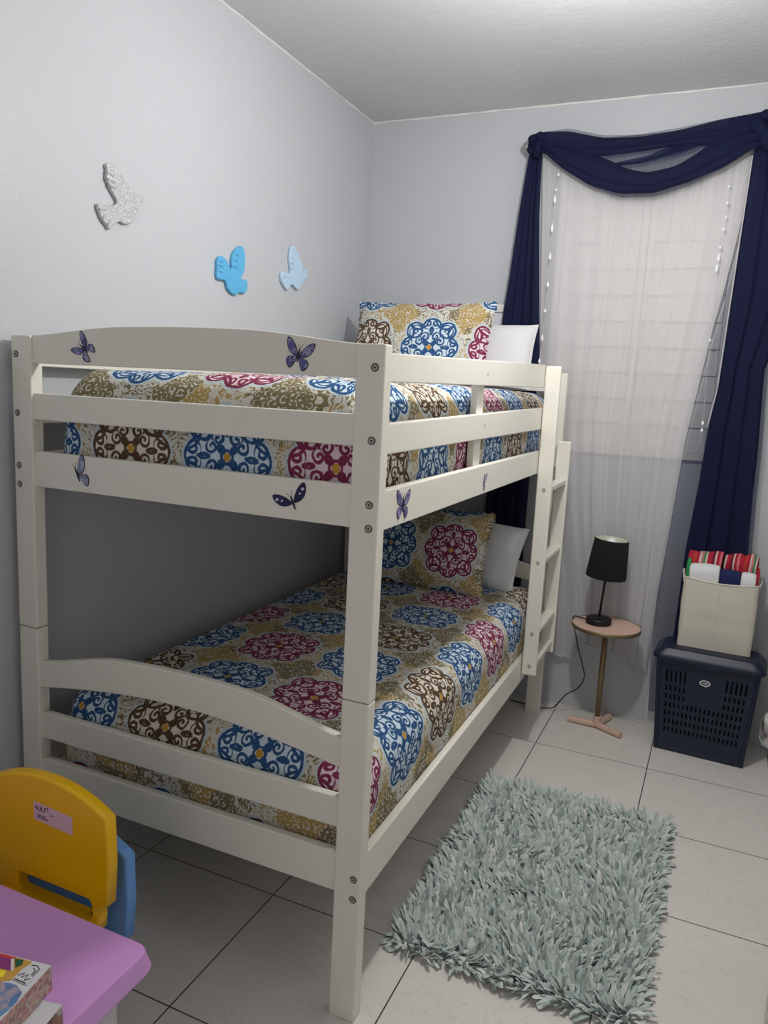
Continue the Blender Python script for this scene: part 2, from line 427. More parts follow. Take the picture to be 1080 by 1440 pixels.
# rough caulked ridge where the plaster meets the ceiling
def ridge(a, b, r, name):
    a = Vector(a); b = Vector(b); pts = []; n = 90
    for k in range(n + 1):
        p = a.lerp(b, k / n); q = noise.noise_vector(p * 9) * .004; pts.append(p + q)
    rr = [r * (.6 + .8 * abs(noise.noise(p * 14))) for p in pts]
    struct(name, tube(pts, rr, 6), M['window_white'])
ridge((XL, YN, ZC), (XL, YB, ZC), .006, 'trim_1')
ridge((XL, YB, ZC), (XR, YB, ZC), .007, 'trim_2')
ridge((1.532, YB, 0), (1.532, YB, .36), .006, 'trim_3')

# closed white jalousie window behind the curtain
wb = bmesh.new()
W0, W1, Z0, Z1 = .96, 1.66, 1.27, 2.50
for a in ((W0 - .03, W0, Z0 - .0, Z1 + .03), (W1, W1 + .03, Z0, Z1 + .03), (W0, W1, Z1, Z1 + .03), (W0 - .03, W1 + .03, Z0 - .03, Z0), (1.295, 1.325, Z0, Z1)):
    add_box(wb, a[0], a[1], YB - .022, YB, a[2], a[3], .002, 1)
win = struct('window_1', wb, M['window_white'])
sb = bmesh.new(); zs = Z0
while zs < Z1 - .02:
    for xa, xb in ((W0, 1.295), (1.325, W1)):
        rot = Matrix.Translation((0, YB - .012, zs + .058)) @ Matrix.Rotation(math.radians(-4.5), 4, 'X') @ Matrix.Translation((0, -(YB - .012), -(zs + .058)))
        add_box(sb, xa + .002, xb - .002, YB - .015, YB - .010, zs + .001, min(zs + .117, Z1), .0, 1, rot)
    zs += .112
o = link('slat_panel', sb, M['window_white'], win); 

# door leaf standing open on the right, only its knob reaches into the picture
dn = struct('door_1', box(0, .80, -.035, 0, .01, 2.03, .002, 1), M['white_gloss'])
dn.location = (2.035, .80, 0); dn.rotation_euler = (0, 0, math.radians(-97.0))
kb = lathe([(.026, 0), (.028, .004), (.024, .008), (.010, .012), (.010, .032), (.027, .036), (.0335, .048), (.0345, .060), (.030, .072), (.018, .079), (.0, .080)], (0, 0), 32, cap=False)
kb.transform(Matrix.Translation((.765, -.035, .905)) @ Matrix.Rotation(math.radians(90), 4, 'X'))
kb.transform(world(dn))
link('door_handle', kb, M['chrome'], dn, smooth=True)['label'] = 'round satin chrome door knob'

# ------------------------------------------------------------------ bunk bed
W, LEN, PW, PD, ZJ, H = 1.06, 2.029, .0664, .0384, .7988, 1.578
bed = empty('bunk_bed', (.53, 1.0, 0), 0, 'cream-white wooden bunk bed with ladder and butterfly stickers, standing along the left wall', 'bed')
def bpart(name, bm, m='bed', **k): return link(name, bm, M[m], bed, **k)
posts = {}
for sx in (0, 1):
    for sy in (0, 1):
        x0 = 0 if sx == 0 else W - PW; y0 = 0 if sy == 0 else LEN - PD
        bpart('post', box(x0, x0 + PW, y0, y0 + PD, 0, ZJ - .0012, .003))
        posts[sx, sy] = bpart('post', box(x0, x0 + PW, y0, y0 + PD, ZJ + .0012, H if sy == 0 else H + .012, .003))
def board_x(y0, y1, z0, zt, arch=0, bow=0, x0=.058, x1=1.002, name='end_rail'):
    """end board between two posts; arch raises the middle of its top edge, bow that of the bottom"""
    n = 28; lp = []
    for k in range(n + 1):
        t = k / n; lp.append((x0 + (x1 - x0) * t, z0 + bow * math.sin(math.pi * t) ** 1))
    for k in range(n, -1, -1):
        t = k / n; s = min(1, max(0, (min(t, 1 - t)) / .30)); s = s * s * (3 - 2 * s)
        lp.append((x0 + (x1 - x0) * t, zt + arch * (.45 * s + .55 * math.sin(math.pi * t))))
    bm = outline([lp], y1 - y0, .003, (0, (y0 + y1) / 2, 0), (1, 0, 0), (0, 0, 1))
    return bpart(name, bm)
for y0, y1 in ((.008, .030), (LEN - .030, LEN - .008)):
    board_x(y0, y1, 1.508, 1.578, .028)
    board_x(y0, y1, 1.364, 1.432)
    board_x(y0, y1, 1.188, 1.281)
    board_x(y0, y1, .628, .702, .062, .048)
    board_x(y0, y1, .482, .557, 0, 0)
    board_x(y0, y1, .320, .420)
def board_y(x0, x1, z0a, z1a, z0b, z1b, ya=PD - .002, yb=LEN - PD + .002, name='side_rail'):
    bm = outline([[(ya, z0a), (yb, z0b), (yb, z1b), (ya, z1a)]], x1 - x0, .003, ((x0 + x1) / 2, 0, 0), (0, 1, 0), (0, 0, 1))
    return bpart(name, bm)
board_y(W - .024, W - .002, .316, .420, .316, .420)
board_y(W - .024, W - .002, 1.184, 1.272, 1.184, 1.272)
board_y(W - .024, W - .002, 1.349, 1.415, 1.358, 1.442, yb=1.545, name='guard_rail')
board_y(W - .024, W - .002, 1.501, 1.562, 1.520, 1.608, yb=1.545, name='guard_rail')
board_y(.002, .024, .316, .420, .316, .420)
board_y(.002, .024, 1.184, 1.272, 1.184, 1.272)
board_y(.002, .024, 1.349, 1.415, 1.355, 1.42, name='guard_rail')
board_y(.002, .024, 1.501, 1.562, 1.50, 1.562, name='guard_rail')
bpart('guard_stile', box(W - .046, W - .025, .742, .808, 1.20, 1.555, .002))
bpart('guard_stile', box(.025, .046, .95, 1.02, 1.20, 1.555, .002))
for z in (.352, 1.212):
    for k in range(12):
        y = .10 + k * .165; bpart('slat', box(.026, W - .026, y, y + .07, z, z + .018, .002, 1))
# screw caps on the foot posts
for px, pz in ((1.038, 1.53), (1.038, 1.379), (1.039, 1.243), (1.040, 1.192), (1.043, .37), (1.043, .319), (.016, 1.53), (.016, 1.379), (.017, 1.241), (.0175, 1.191)):
    mb_ = Matrix.Translation((px, 0, pz)) @ Matrix.Rotation(math.radians(90), 4, 'X')
    bm = lathe([(.0088, 0), (.0088, .0009), (0, .0009)], (0, 0), 24, cap=False); bm.transform(mb_); b_ = bpart('bolt', bm, 'bolt_dark')
    bm = lathe([(.0066, .0008), (.0064, .0020), (.0026, .0020), (.0024, .0008)], (0, 0), 24, cap=False); bm.transform(mb_); link('bolt_cap', bm, M['bolt'], b_)
for py, pz in ((.755, 1.545), (.757, 1.395)):
    bm = lathe([(.0045, 0), (.004, .0015), (0, .0018)], (0, 0), 12, cap=False)
    bm.transform(Matrix.Translation((W - .002, py, pz)) @ Matrix.Rotation(math.radians(90), 4, 'Y')); bpart('bolt', bm, 'bolt')
# ladder
ladder_pts = (1.125, .830, .535, .398)
bpart('ladder_stile', box(1.062, 1.121, 1.525, 1.545, .357, 1.603, .006, 3))
bpart('ladder_stile', box(1.062, 1.121, 1.873, 1.893, .352, 1.300, .006, 3))
for z in ladder_pts:
    bpart('ladder_rung', box(1.070, 1.114, 1.544, 1.874, z - .010, z + .010, .002, 1))
    bm = lathe([(.0075, 0), (.0070, .0025), (.003, .003), (.0, .0012)], (0, 0), 20, cap=False)
    bm.transform(Matrix.Translation((1.093, 1.525, z)) @ Matrix.Rotation(math.radians(90), 4, 'X')); bpart('bolt', bm, 'bolt')

# butterfly stickers (thin vinyl on the boards)
def butterfly(O, ax, ay, size, rot, kind, squeeze=1.0, wings=(0, 1, 2, 3)):
    """four wings, edged, and a body"""
    ax = Vector(ax); ay = Vector(ay); nrm = ax.cross(ay); c, s_ = math.cos(rot), math.sin(rot)
    O = Vector(O)
    up = [(.03, .02), (.12, .22), (.30, .42), (.48, .50), (.52, .40), (.47, .22), (.36, .06), (.18, -.02)]
    dn_ = [(.03, -.02), (.18, -.05), (.34, -.08), (.42, -.20), (.36, -.36), (.24, -.44), (.14, -.34), (.07, -.18)]
    shapes = [(up, 1), (up, -1), (dn_, 1), (dn_, -1)]
    root = None
    def place(loop, depth, off): 
        l2 = []
        for x, y in loop:
            x *= size * squeeze; y *= size; l2.append((x * c - y * s_, x * s_ + y * c))
        return outline([l2], depth, 0, O + nrm * off, ax, ay)
    e = bmesh.new(); W_ = []; SP = []
    for k in wings:
        lp, sg = shapes[k]; L1 = smooth_loop([(p[0] * sg, p[1]) for p in lp], 5)
        cx = sum(p[0] for p in L1) / len(L1); cy = sum(p[1] for p in L1) / len(L1)
        merge(e, place(L1, .0006, .0004)); W_.append(place([(cx + (x - cx) * .84, cy + (y - cy) * .86) for x, y in L1], .0006, .0009))
        if kind == 'wing_dark':
            for dx, dy, r in ((.10, .08, .05), (-.02, -.02, .035)):
                SP.append(place([(cx + dx * sg + r * math.cos(t * .628), cy + dy + r * math.sin(t * .628)) for t in range(10)], .0006, .0014))
    body = [(.03 * math.cos(t * .524), .02 + .24 * math.sin(t * .524)) for t in range(12)]
    merge(e, place(body, .001, .001))
    for sg in (-1, 1): merge(e, place([(0, .2), (.006 * sg, .2), (.10 * sg, .38), (.094 * sg, .385)], .0006, .0006))
    d = bpart('butterfly_sticker', e, 'wing_edge')
    for f in W_: link('wing', f, M[kind], d)
    for f in SP: link('wing_spot', f, M['wing_spot'], d)
    return d
fx, fz = (1, 0, 0), (0, 0, 1)
butterfly((.243, .0075, 1.548), fx, fz, .072, math.radians(55), 'wing_violet', .8)['label'] = 'small violet butterfly sticker with spread wings'
butterfly((.852, .0075, 1.549), fx, fz, .068, math.radians(-12), 'wing_violet', 1.0)['label'] = 'large violet spotted butterfly sticker'
butterfly((.214, .0075, 1.232), fx, fz, .085, math.radians(25), 'wing_blue', .9, (0, 2))['label'] = 'pale grey-blue butterfly sticker'
butterfly((.850, .0075, 1.226), fx, fz, .070, math.radians(25), 'wing_dark', 1.25, (0, 1))['label'] = 'ink-blue butterfly sticker with pale spots'
butterfly((W - .0015, .142, 1.228), (0, 1, 0), fz, .072, math.radians(-4), 'wing_violet', 1.1)['label'] = 'violet butterfly sticker on the side rail'
butterfly((W - .0015, .788, 1.222), (0, 1, 0), fz, .062, math.radians(-15), 'wing_blue', .9, (0, 2))['label'] = 'small pale butterfly sticker on the side rail'

# ------------------------------------------------------------------ quilts over the mattresses
def quilt(name, x0, x1, y0, y1, zb, zt, r, m, label, crown=.012, seed=0, belly=0.0):
    Wd, Ld = x1 - x0, y1 - y0; arc = r * math.pi / 2; drop = (zt - zb - r) + arc
    def prof(s, Lx):                              # arc length -> (inset position, drop)
        def half(e):
            if e <= 0: return None
            if e < arc: a = e / r; return (r * math.sin(a), r * (1 - math.cos(a)))
            return (r, r + e - arc)
        flat = Lx - 2 * r
        if s < 0: h = half(-s); return (r - h[0], h[1])
        if s > flat: h = half(s - flat); return (r + flat + h[0], h[1])
        return (r + s, 0)
    nu, nv = 110, 190; su = lambda u: -drop + u * (Wd - 2 * r + 2 * drop); sv = lambda v: -drop + v * (Ld - 2 * r + 2 * drop)
    def fn(u, v):
        px, dx = prof(su(u), Wd); py, dy = prof(sv(v), Ld)
        d = (dx ** 3 + dy ** 3) ** (1 / 3)
        if dx > 0 and dy > 0:                     # round the corner in plan
            k = min(dx, dy) / max(dx, dy); sh = .035 * k
            px += (1 if px < Wd / 2 else -1) * sh; py += (1 if py < Ld / 2 else -1) * sh
        X_, Y_ = x0 + px, y0 + py; Z_ = zt - d
        cx = math.sin(math.pi * min(1, max(0, px / Wd))) * math.sin(math.pi * min(1, max(0, py / Ld)))
        p = Vector((X_, Y_, seed))
        Z_ += crown * cx + (.006 * noise.noise(p * 3.1) + .004 * noise.noise(p * 9) + .0022 * noise.noise(Vector((X_ * 14, Y_ * 38, seed)))) * (1 if d < .02 else .3)
        w_ = max(0, min(1, d / .1))
        nx = (1 if px > Wd / 2 else -1); ny = (1 if py > Ld / 2 else -1)
        q = .004 * noise.noise(Vector((X_ * 6, Y_ * 6, Z_ * 8 + seed))) + belly * math.sin(math.pi * min(1, d / (zt - zb)))
        if dx > dy: X_ += nx * w_ * q
        elif dy > 0: Y_ += ny * w_ * q
        return (X_, Y_, max(zb, Z_))
    bm = grid_uv(nu, nv, fn, lambda u, v: (su(u), sv(v)))
    bot = [e for e in bm.edges if e.is_boundary]
    bmesh.ops.contextual_create(bm, geom=bot)
    bmesh.ops.recalc_face_normals(bm, faces=bm.faces[:])
    for f in bm.faces: f.smooth = len(f.verts) == 4
    o = link(name, bm, m, origin=((x0 + x1) / 2, (y0 + y1) / 2, zb))
    return tagp(o, label, 'quilt')
quilt('quilt', .105, W - .052, .045, LEN - .075, 1.231, 1.500, .085, M['quilt_up'], 'multicoloured medallion quilt covering the upper bunk mattress', .016, 1)
quilt('quilt', .093, W - .027, .043, LEN - .060, .371, .622, .075, M['quilt_low'], 'multicoloured medallion quilt covering the lower bunk mattress', .022, 5)

# ------------------------------------------------------------------ pillows
def pillow(name, cx, cy, cz, w_, h_, th, lean, yawz, m, label, cat='pillow', frill=0, uvo=(0, 0), roll=0, sag=0):
    """upright pillow leaning back; local x width, local z height, local y thickness"""
    nu, nv = 44, 34
    def body(sign):
        def fn(u, v):
            a, b = u * 2 - 1, v * 2 - 1
            t = max(0, (1 - abs(a) ** 3.2) * (1 - abs(b) ** 3.2)) ** .55
            pin = 1 - .06 * (1 - abs(a) ** 2) * abs(b) ** 3; pin2 = 1 - .06 * (1 - abs(b) ** 2) * abs(a) ** 3
            x = a * w_ / 2 * pin2; z = b * h_ / 2 * pin
            y = sign * t * th / 2 + .004 * noise.noise(Vector((x * 9, z * 9, cx * 7))) * t
            z -= sag * (1 - a * a) * max(0, b)
            return Vector((x, y, z))
        return fn
    mw = Matrix.Translation((cx, cy, cz)) @ Matrix.Rotation(yawz, 4, 'Z') @ Matrix.Rotation(lean, 4, 'X') @ Matrix.Rotation(roll, 4, 'Y')
    bm = bmesh.new()
    for sg in (-1, 1): grid_uv(nu, nv, body(sg), lambda u, v: (u * w_ + uvo[0], v * h_ + uvo[1]), bm)
    if frill:
        n = 260; per = 2 * (w_ + h_)
        uvl = bm.loops.layers.uv.verify(); prev = None
        def edge_pt(s):
            s %= per
            if s < w_: return (s - w_ / 2, -h_ / 2, 0, -1)
            s -= w_
            if s < h_: return (w_ / 2, s - h_ / 2, 1, 0)
            s -= h_
            if s < w_: return (w_ / 2 - s, h_ / 2, 0, 1)
            s -= w_; return (-w_ / 2, h_ / 2 - s, -1, 0)
        ring = []
        for k in range(n):
            x, z, nx, nz_ = edge_pt(per * k / n); a, b = x / w_ * 2, z / h_ * 2
            pin = 1 - .06 * (1 - a * a) * abs(b) ** 3; pin2 = 1 - .06 * (1 - b * b) * abs(a) ** 3
            x0_, z0_ = x * pin2 * .985, z * pin * .985 - sag * (1 - a * a) * max(0, b); e_ = frill * (.75 + .35 * math.sin(k * 1.3))
            ring.append((bm.verts.new((x0_, 0, z0_)), bm.verts.new((x0_ + nx * e_, .004 * math.sin(k * 1.9), z0_ + nz_ * e_)), (x + w_ / 2, z + h_ / 2)))
        for k in range(n):
            A, B = ring[k], ring[(k + 1) % n]; f = bm.faces.new((A[0], B[0], B[1], A[1])); f.smooth = True
            for lp, q in zip(f.loops, (A[2], B[2], B[2], A[2])): lp[uvl].uv = q
    bmesh.ops.remove_doubles(bm, verts=bm.verts[:], dist=1e-5)
    bm.transform(mw)
    o = link(name, bm, m, origin=(cx, cy, cz - h_ / 2), smooth=True)
    return tagp(o, label, cat)
lean = math.radians(-16)
pillow('patterned_pillow', .435, 1.785, 1.70, .66, .36, .15, lean, .0, M['sham_up'], 'medallion-patterned pillow with scalloped edge on the upper bunk', frill=.010, sag=.0)
pillow('white_pillow', .72, 1.925, 1.655, .40, .30, .13, math.radians(-18), .05, M['white_cloth'], 'plain white pillow on the upper bunk, behind the patterned pillow')
pillow('patterned_pillow', .53, 1.68, .790, .64, .38, .16, math.radians(-20), .0, M['sham_low'], 'medallion-patterned pillow with scalloped edge on the lower bunk', frill=.010)
pillow('white_pillow', .74, 1.865, .765, .42, .32, .13, math.radians(-22), .0, M['white_cloth'], 'plain white pillow on the lower bunk, behind the patterned pillow', roll=math.radians(6))

# white panel standing on the wall behind the upper pillows
pb = box(.30, .712, 2.128, 2.160, 1.50, 1.893, .004)
pn = empty('wall_panel', (.5, 2.145, 1.5), 0, 'white panel with a raised top border on the back wall, behind the upper pillows', 'panel')
link('board', pb, M['panel'], pn); link('top_border', box(.295, .717, 2.118, 2.160, 1.865, 1.90, .003), M['window_white'], pn)

# ------------------------------------------------------------------ doves on the wall
D = {
'dove_silver': [(0.367, 2.097), (0.386, 2.098), (0.408, 2.08), (0.438, 2.061), (0.456, 2.04), (0.475, 2.042), (0.499, 2.04), (0.507, 2.03), (0.504, 2.014), (0.492, 2.002), (0.494, 1.995), (0.489, 1.98), (0.475, 1.963), (0.452, 1.945), (0.427, 1.939), (0.407, 1.942), (0.39, 1.932), (0.378, 1.925), (0.365, 1.911), (0.352, 1.921), (0.335, 1.934), (0.324, 1.951), (0.317, 1.971), (0.34, 1.976), (0.364, 1.975), (0.391, 1.988), (0.395, 2.0), (0.379, 2.016), (0.365, 2.033), (0.354, 2.053), (0.356, 2.076), (0.353, 2.089)],
'dove_blue': [(1.033, 1.985), (1.054, 1.979), (1.064, 1.946), (1.062, 1.902), (1.041, 1.873), (1.045, 1.867), (1.076, 1.868), (1.084, 1.853), (1.08, 1.831), (1.065, 1.818), (1.031, 1.816), (1.008, 1.804), (0.978, 1.809), (0.955, 1.823), (0.943, 1.846), (0.9, 1.846), (0.89, 1.859), (0.891, 1.892), (0.893, 1.913), (0.912, 1.929), (0.938, 1.925), (0.961, 1.908), (0.974, 1.885), (0.98, 1.907), (0.982, 1.936), (0.999, 1.962)],
'dove_pale': [(1.413, 2.055), (1.437, 2.047), (1.468, 2.018), (1.493, 1.993), (1.501, 1.965), (1.525, 1.976), (1.538, 1.961), (1.539, 1.946), (1.513, 1.933), (1.5, 1.911), (1.466, 1.885), (1.442, 1.888), (1.41, 1.898), (1.379, 1.873), (1.356, 1.88), (1.331, 1.902), (1.326, 1.934), (1.366, 1.94), (1.4, 1.943), (1.395, 1.973), (1.389, 2.0), (1.395, 2.039)]}
DL = {'dove_silver': 'silver glitter dove ornament on the left wall', 'dove_blue': 'sky-blue dove ornament on the left wall', 'dove_pale': 'pale blue dove ornament on the left wall'}
FE = {'dove_silver': [((.352, 2.05), (.385, 2.045)), ((.353, 2.067), (.384, 2.062)), ((.362, 2.033), (.392, 2.03)), ((.322, 1.958), (.35, 1.962)), ((.335, 1.938), (.358, 1.950)), ((.355, 1.922), (.37, 1.943))],
      'dove_blue': [((.982, 1.93), (1.015, 1.925)), ((.978, 1.905), (1.012, 1.90)), ((.992, 1.952), (1.02, 1.945)), ((.892, 1.895), (.925, 1.892)), ((.892, 1.875), (.925, 1.873)), ((.896, 1.912), (.925, 1.908))],
      'dove_pale': [((1.392, 1.985), (1.42, 1.98)), ((1.393, 2.005), (1.42, 2.0)), ((1.395, 1.962), (1.425, 1.96)), ((1.33, 1.918), (1.36, 1.922)), ((1.345, 1.897), (1.37, 1.908))]}
for k, pts in D.items():
    loop = smooth_loop(pts, 4)
    bm = outline([loop], .014, .004, (XL + .0075, 0, 0), (0, 1, 0), (0, 0, 1), res=3)
    cy = sum(p[0] for p in pts) / len(pts); cz = min(p[1] for p in pts)
    o = link('dove_ornament', bm, M[k], origin=(XL, cy, cz)); tagp(o, DL[k], 'wall ornament', 'dove ornaments on the left wall')
    for (a, b_) in FE[k]:
        fb = tube([(XL + .0140, a[0], a[1]), (XL + .0150, (a[0] + b_[0]) / 2, (a[1] + b_[1]) / 2 + .002), (XL + .0140, b_[0], b_[1])], [.0025, .0035, .001], 8)
        link('feather_ridge', fb, M[k], o, smooth=True)

# ------------------------------------------------------------------ curtains
def curtain(lp, rp, zt, zbf, y0, amp, nf, ph=0, nu=150, nv=70, m=None, jitter=.5, bend=0, bm=None, uvx=0):
    """lp/rp: (z, x) of the left and right edge; zbf(u): hem height"""
    def fn(u, v):
        zb = zbf(u); z = zb + (zt - zb) * v
        xl, xr = interp(lp, z), interp(rp, z); x = xl + (xr - xl) * u
        f = math.sin(2 * math.pi * (nf * u + ph) + 2.2 * noise.noise(Vector((u * 5, ph * 3, z * .35))))
        g = noise.noise(Vector((u * nf * .9 + ph * 11, z * .5, 3.3)))
        a = amp * (.55 + .45 * (1 - v))
        y = y0 + a * (f * (1 - jitter) + g * jitter * 1.6) + bend * (1 - v)
        x += a * .5 * math.cos(2 * math.pi * nf * u + 1.3) * (0 if u in (0, 1) else 1)
        return (x, y, z)
    return grid_uv(nu, nv, fn, lambda u, v: (u * .9 + uvx, v * 2), bm)
def hem_w(u):
    if u < .22: return .256 + .004 * math.sin(u * 60)
    if u < .26: return .256 + (u - .22) / .04 * .085
    if u < .80: return .341 - (u - .26) / .54 * .03
    if u < .84: return .311 - (u - .80) / .04 * .052
    return .259 + .004 * math.sin(u * 50)
sl = [(0.25, 1.075), (.6, 1.05), (1.0, .96), (1.41, .905), (1.64, .903), (2.58, .845)]
sr = [(.26, 1.51), (.62, 1.525), (.82, 1.536), (1.327, 1.565), (1.778, 1.621), (1.979, 1.654), (2.258, 1.688), (2.6, 1.70)]
cw = empty('sheer_curtain', (1.28, 2.10, .25), 0, 'long white sheer curtain hanging over the window', 'curtain')
link('voile_panel', curtain(sl, sr, 2.60, hem_w, 2.100, .013, 8, .1, bend=.036), M['sheer'], cw, smooth=True)
hb = bmesh.new()
pts = []
for k in range(121):
    u = k / 120; zb = hem_w(u); xl, xr = interp(sl, zb), interp(sr, zb)
    f = math.sin(2 * math.pi * (8 * u + .1) + 2.2 * noise.noise(Vector((u * 5, .3, zb * .35)))); g = noise.noise(Vector((u * 8 * .9 + 1.1, zb * .5, 3.3)))
    pts.append((xl + (xr - xl) * u + .014 * .5 * math.cos(2 * math.pi * 8 * u + 1.3), 2.136 + .013 * (f * .5 + g * .8), zb + .003))
tube(pts, .0035, 6, hb); link('hem', hb, M['sheer'], cw, smooth=True)

nd = empty('navy_curtain', (.80, 2.09, .1), 0, 'navy blue curtain gathered at the left of the window, hanging behind the bunk bed', 'curtain')
link('drape', curtain([(.1, .70), (.92, .704), (1.03, .707), (1.86, .725), (1.985, .739), (2.295, .764), (2.57, .795)],
                      [(.1, .90), (.8, .898), (1.05, .90), (1.67, .903), (1.98, .877), (2.29, .852), (2.57, .842)], 2.57, lambda u: .10, 2.088, .022, 4, .3, 60, 60), M['navy_fabric'], nd, smooth=True)
link('sheer_edge', curtain([(.1, .688), (.92, .690), (1.86, .712), (1.985, .728), (2.295, .757), (2.57, .790)],
                      [(.1, .76), (2.0, .80), (2.57, .82)], 2.57, lambda u: .12, 2.112, .008, 2, .6, 20, 50), M['navy_single'], nd, smooth=True)
nr = empty('navy_curtain', (1.75, 2.09, .5), 0, 'navy blue curtain at the right of the window, hanging behind the laundry hamper', 'curtain')
bandL = [(.06, 1.535), (.291, 1.522), (.624, 1.520), (.822, 1.536), (1.327, 1.566), (1.777, 1.622), (1.978, 1.654), (2.256, 1.692), (2.50, 1.706)]
denL = [(.06, 1.60), (.86, 1.618), (1.144, 1.640), (1.394, 1.652), (1.559, 1.673), (1.925, 1.684), (2.198, 1.693), (2.482, 1.702), (2.60, 1.71)]
denR = [(.06, 1.88), (.88, 1.866), (1.109, 1.857), (1.289, 1.854), (1.637, 1.838), (1.72, 1.862), (1.9, 1.91), (2.60, 1.89)]
link('sheer_edge', curtain(bandL, [(z, x + .05) for z, x in denL], 2.50, lambda u: .07, 2.075, .006, 3, .2, 40, 60, bend=.06), M['navy_single'], nr, smooth=True)
link('drape', curtain(denL, denR, 2.60, lambda u: .10, 2.062, .018, 3, .15, 70, 60, bend=.06), M['navy_fabric'], nr, smooth=True)
pp = [(interp(denL, z) - .003, 2.058, z) for z in [1.39 + k * .03 for k in range(37)]]
link('edge_piping', tube(pp, .0028, 6), M['sheer'], nr, smooth=True)['label'] = 'pale piping along the edge'
link('sheer_border', curtain([(z, x - .01) for z, x in denR], [(z, x + .014) for z, x in denR], 1.9, lambda u: .62, 2.10, .002, 1, 0, 6, 50), M['navy_single'], nr, smooth=True)

# rod
rod = empty('curtain_rod', (1.3, 2.075, 2.57), 0, 'thin silver curtain rod with a ball finial at its left end', 'curtain rod')
link('rod', tube([(.80, 2.085, 2.578), (1.95, 2.085, 2.590)], .008, 12), M['chrome'], rod, smooth=True)
link('finial', tube([(.757, 2.085, 2.578), (.766, 2.085, 2.578), (.778, 2.085, 2.578), (.791, 2.085, 2.578), (.80, 2.085, 2.578)], [.006, .017, .021, .015, .008], 16), M['chrome'], rod, smooth=True)
for x in (.81, 1.93): link('bracket', box(x - .006, x + .006, 2.085, YB, 2.572, 2.584, .001, 1), M['chrome'], rod)

# swagged scarf: a single sheer layer with gathered, denser bands over it
topc = [(.79, 2.585), (.808, 2.606), (.849, 2.624), (.965, 2.627), (1.118, 2.588), (1.262, 2.580), (1.426, 2.596), (1.558, 2.611), (1.723, 2.628), (1.80, 2.62)]
botc = [(.79, 2.565), (.856, 2.543), (.949, 2.464), (1.077, 2.384), (1.2, 2.334), (1.343, 2.330), (1.477, 2.367), (1.604, 2.427), (1.70, 2.490), (1.80, 2.50)]
m1 = [(.79, 2.57), (.881, 2.520), (1.066, 2.500), (1.183, 2.503), (1.325, 2.513), (1.420, 2.522), (1.50, 2.515), (1.60, 2.50), (1.80, 2.53)]
m2 = [(.79, 2.58), (.90, 2.565), (1.05, 2.528), (1.098, 2.503), (1.16, 2.478), (1.219, 2.445), (1.306, 2.422), (1.42, 2.442), (1.50, 2.490), (1.56, 2.535), (1.62, 2.555), (1.80, 2.57)]
def sm(c, x):
    return (interp(c, x - .02) + interp(c, x) * 2 + interp(c, x + .02)) / 4
def swag(tc, bc, y, depth, nf, seed, x0=.795, x1=1.80, tin=0, bin_=0):
    def fn(u, v):
        x = x0 + (x1 - x0) * u; t, b = sm(tc, x) + tin, sm(bc, x) + bin_; z = b + (t - b) * v
        s = math.sin(math.pi * v)
        yy = y - depth * s * math.sin(math.pi * min(1, max(0, u))) ** .5 - .005 * math.sin(v * nf * 6.28 + 2 * noise.noise(Vector((u * 3, seed, v)))) * s - .004 * noise.noise(Vector((u * 9, v * 5, seed)))
        return (x, yy, z)
    return grid_uv(90, 26, fn, lambda u, v: (v * .5 + seed, u))
sc = empty('scarf_valance', (1.3, 2.03, 2.3), 0, 'navy blue scarf valance swagged across the top of the window', 'valance')
link('sheer_layer', swag(topc, botc, 2.050, .010, 2, 1.0), M['navy_single'], sc, smooth=True)
link('gathered_band', swag([(x, z - (.004 if x < .95 or x > 1.5 else .014)) for x, z in topc], m1, 2.036, .022, 3, 2.0), M['navy_fabric'], sc, smooth=True)
link('gathered_band', swag(m2, [(x, z + (.001 if x < 1.1 or x > 1.5 else .010)) for x, z in botc], 2.032, .032, 3, 3.0), M['navy_fabric'], sc, smooth=True)
mid_t = [(.9, 2.51), (1.15, 2.470), (1.30, 2.492), (1.46, 2.548), (1.7, 2.56)]; mid_b = [(.9, 2.505), (1.15, 2.458), (1.28, 2.462), (1.44, 2.492), (1.56, 2.538), (1.7, 2.55)]
link('gathered_band', swag(mid_t, mid_b, 2.042, .006, 1, 4.0, 1.10, 1.60), M['navy_fabric'], sc, smooth=True)
def knot(pts, r, name='knot'):
    link(name, tube(spline(pts, 6), [r * (.75 + .25 * math.sin(k * .9) + .12 * noise.noise(Vector((k * .7, r * 90, 0)))) for k in range((len(pts) - 1) * 6 + 1)], 14), M['navy_fabric'], sc, smooth=True)
knot([(.855, 2.035, 2.600), (.820, 2.03, 2.600), (.806, 2.04, 2.575), (.808, 2.05, 2.54)], .020)
knot([(.852, 2.035, 2.610), (.846, 2.025, 2.575), (.830, 2.045, 2.52)], .020)
knot([(1.60, 2.045, 2.59), (1.70, 2.03, 2.600), (1.755, 2.025, 2.610), (1.80, 2.03, 2.60)], .022)
knot([(1.69, 2.035, 2.585), (1.73, 2.02, 2.54), (1.77, 2.045, 2.47), (1.79, 2.05, 2.38)], .034)

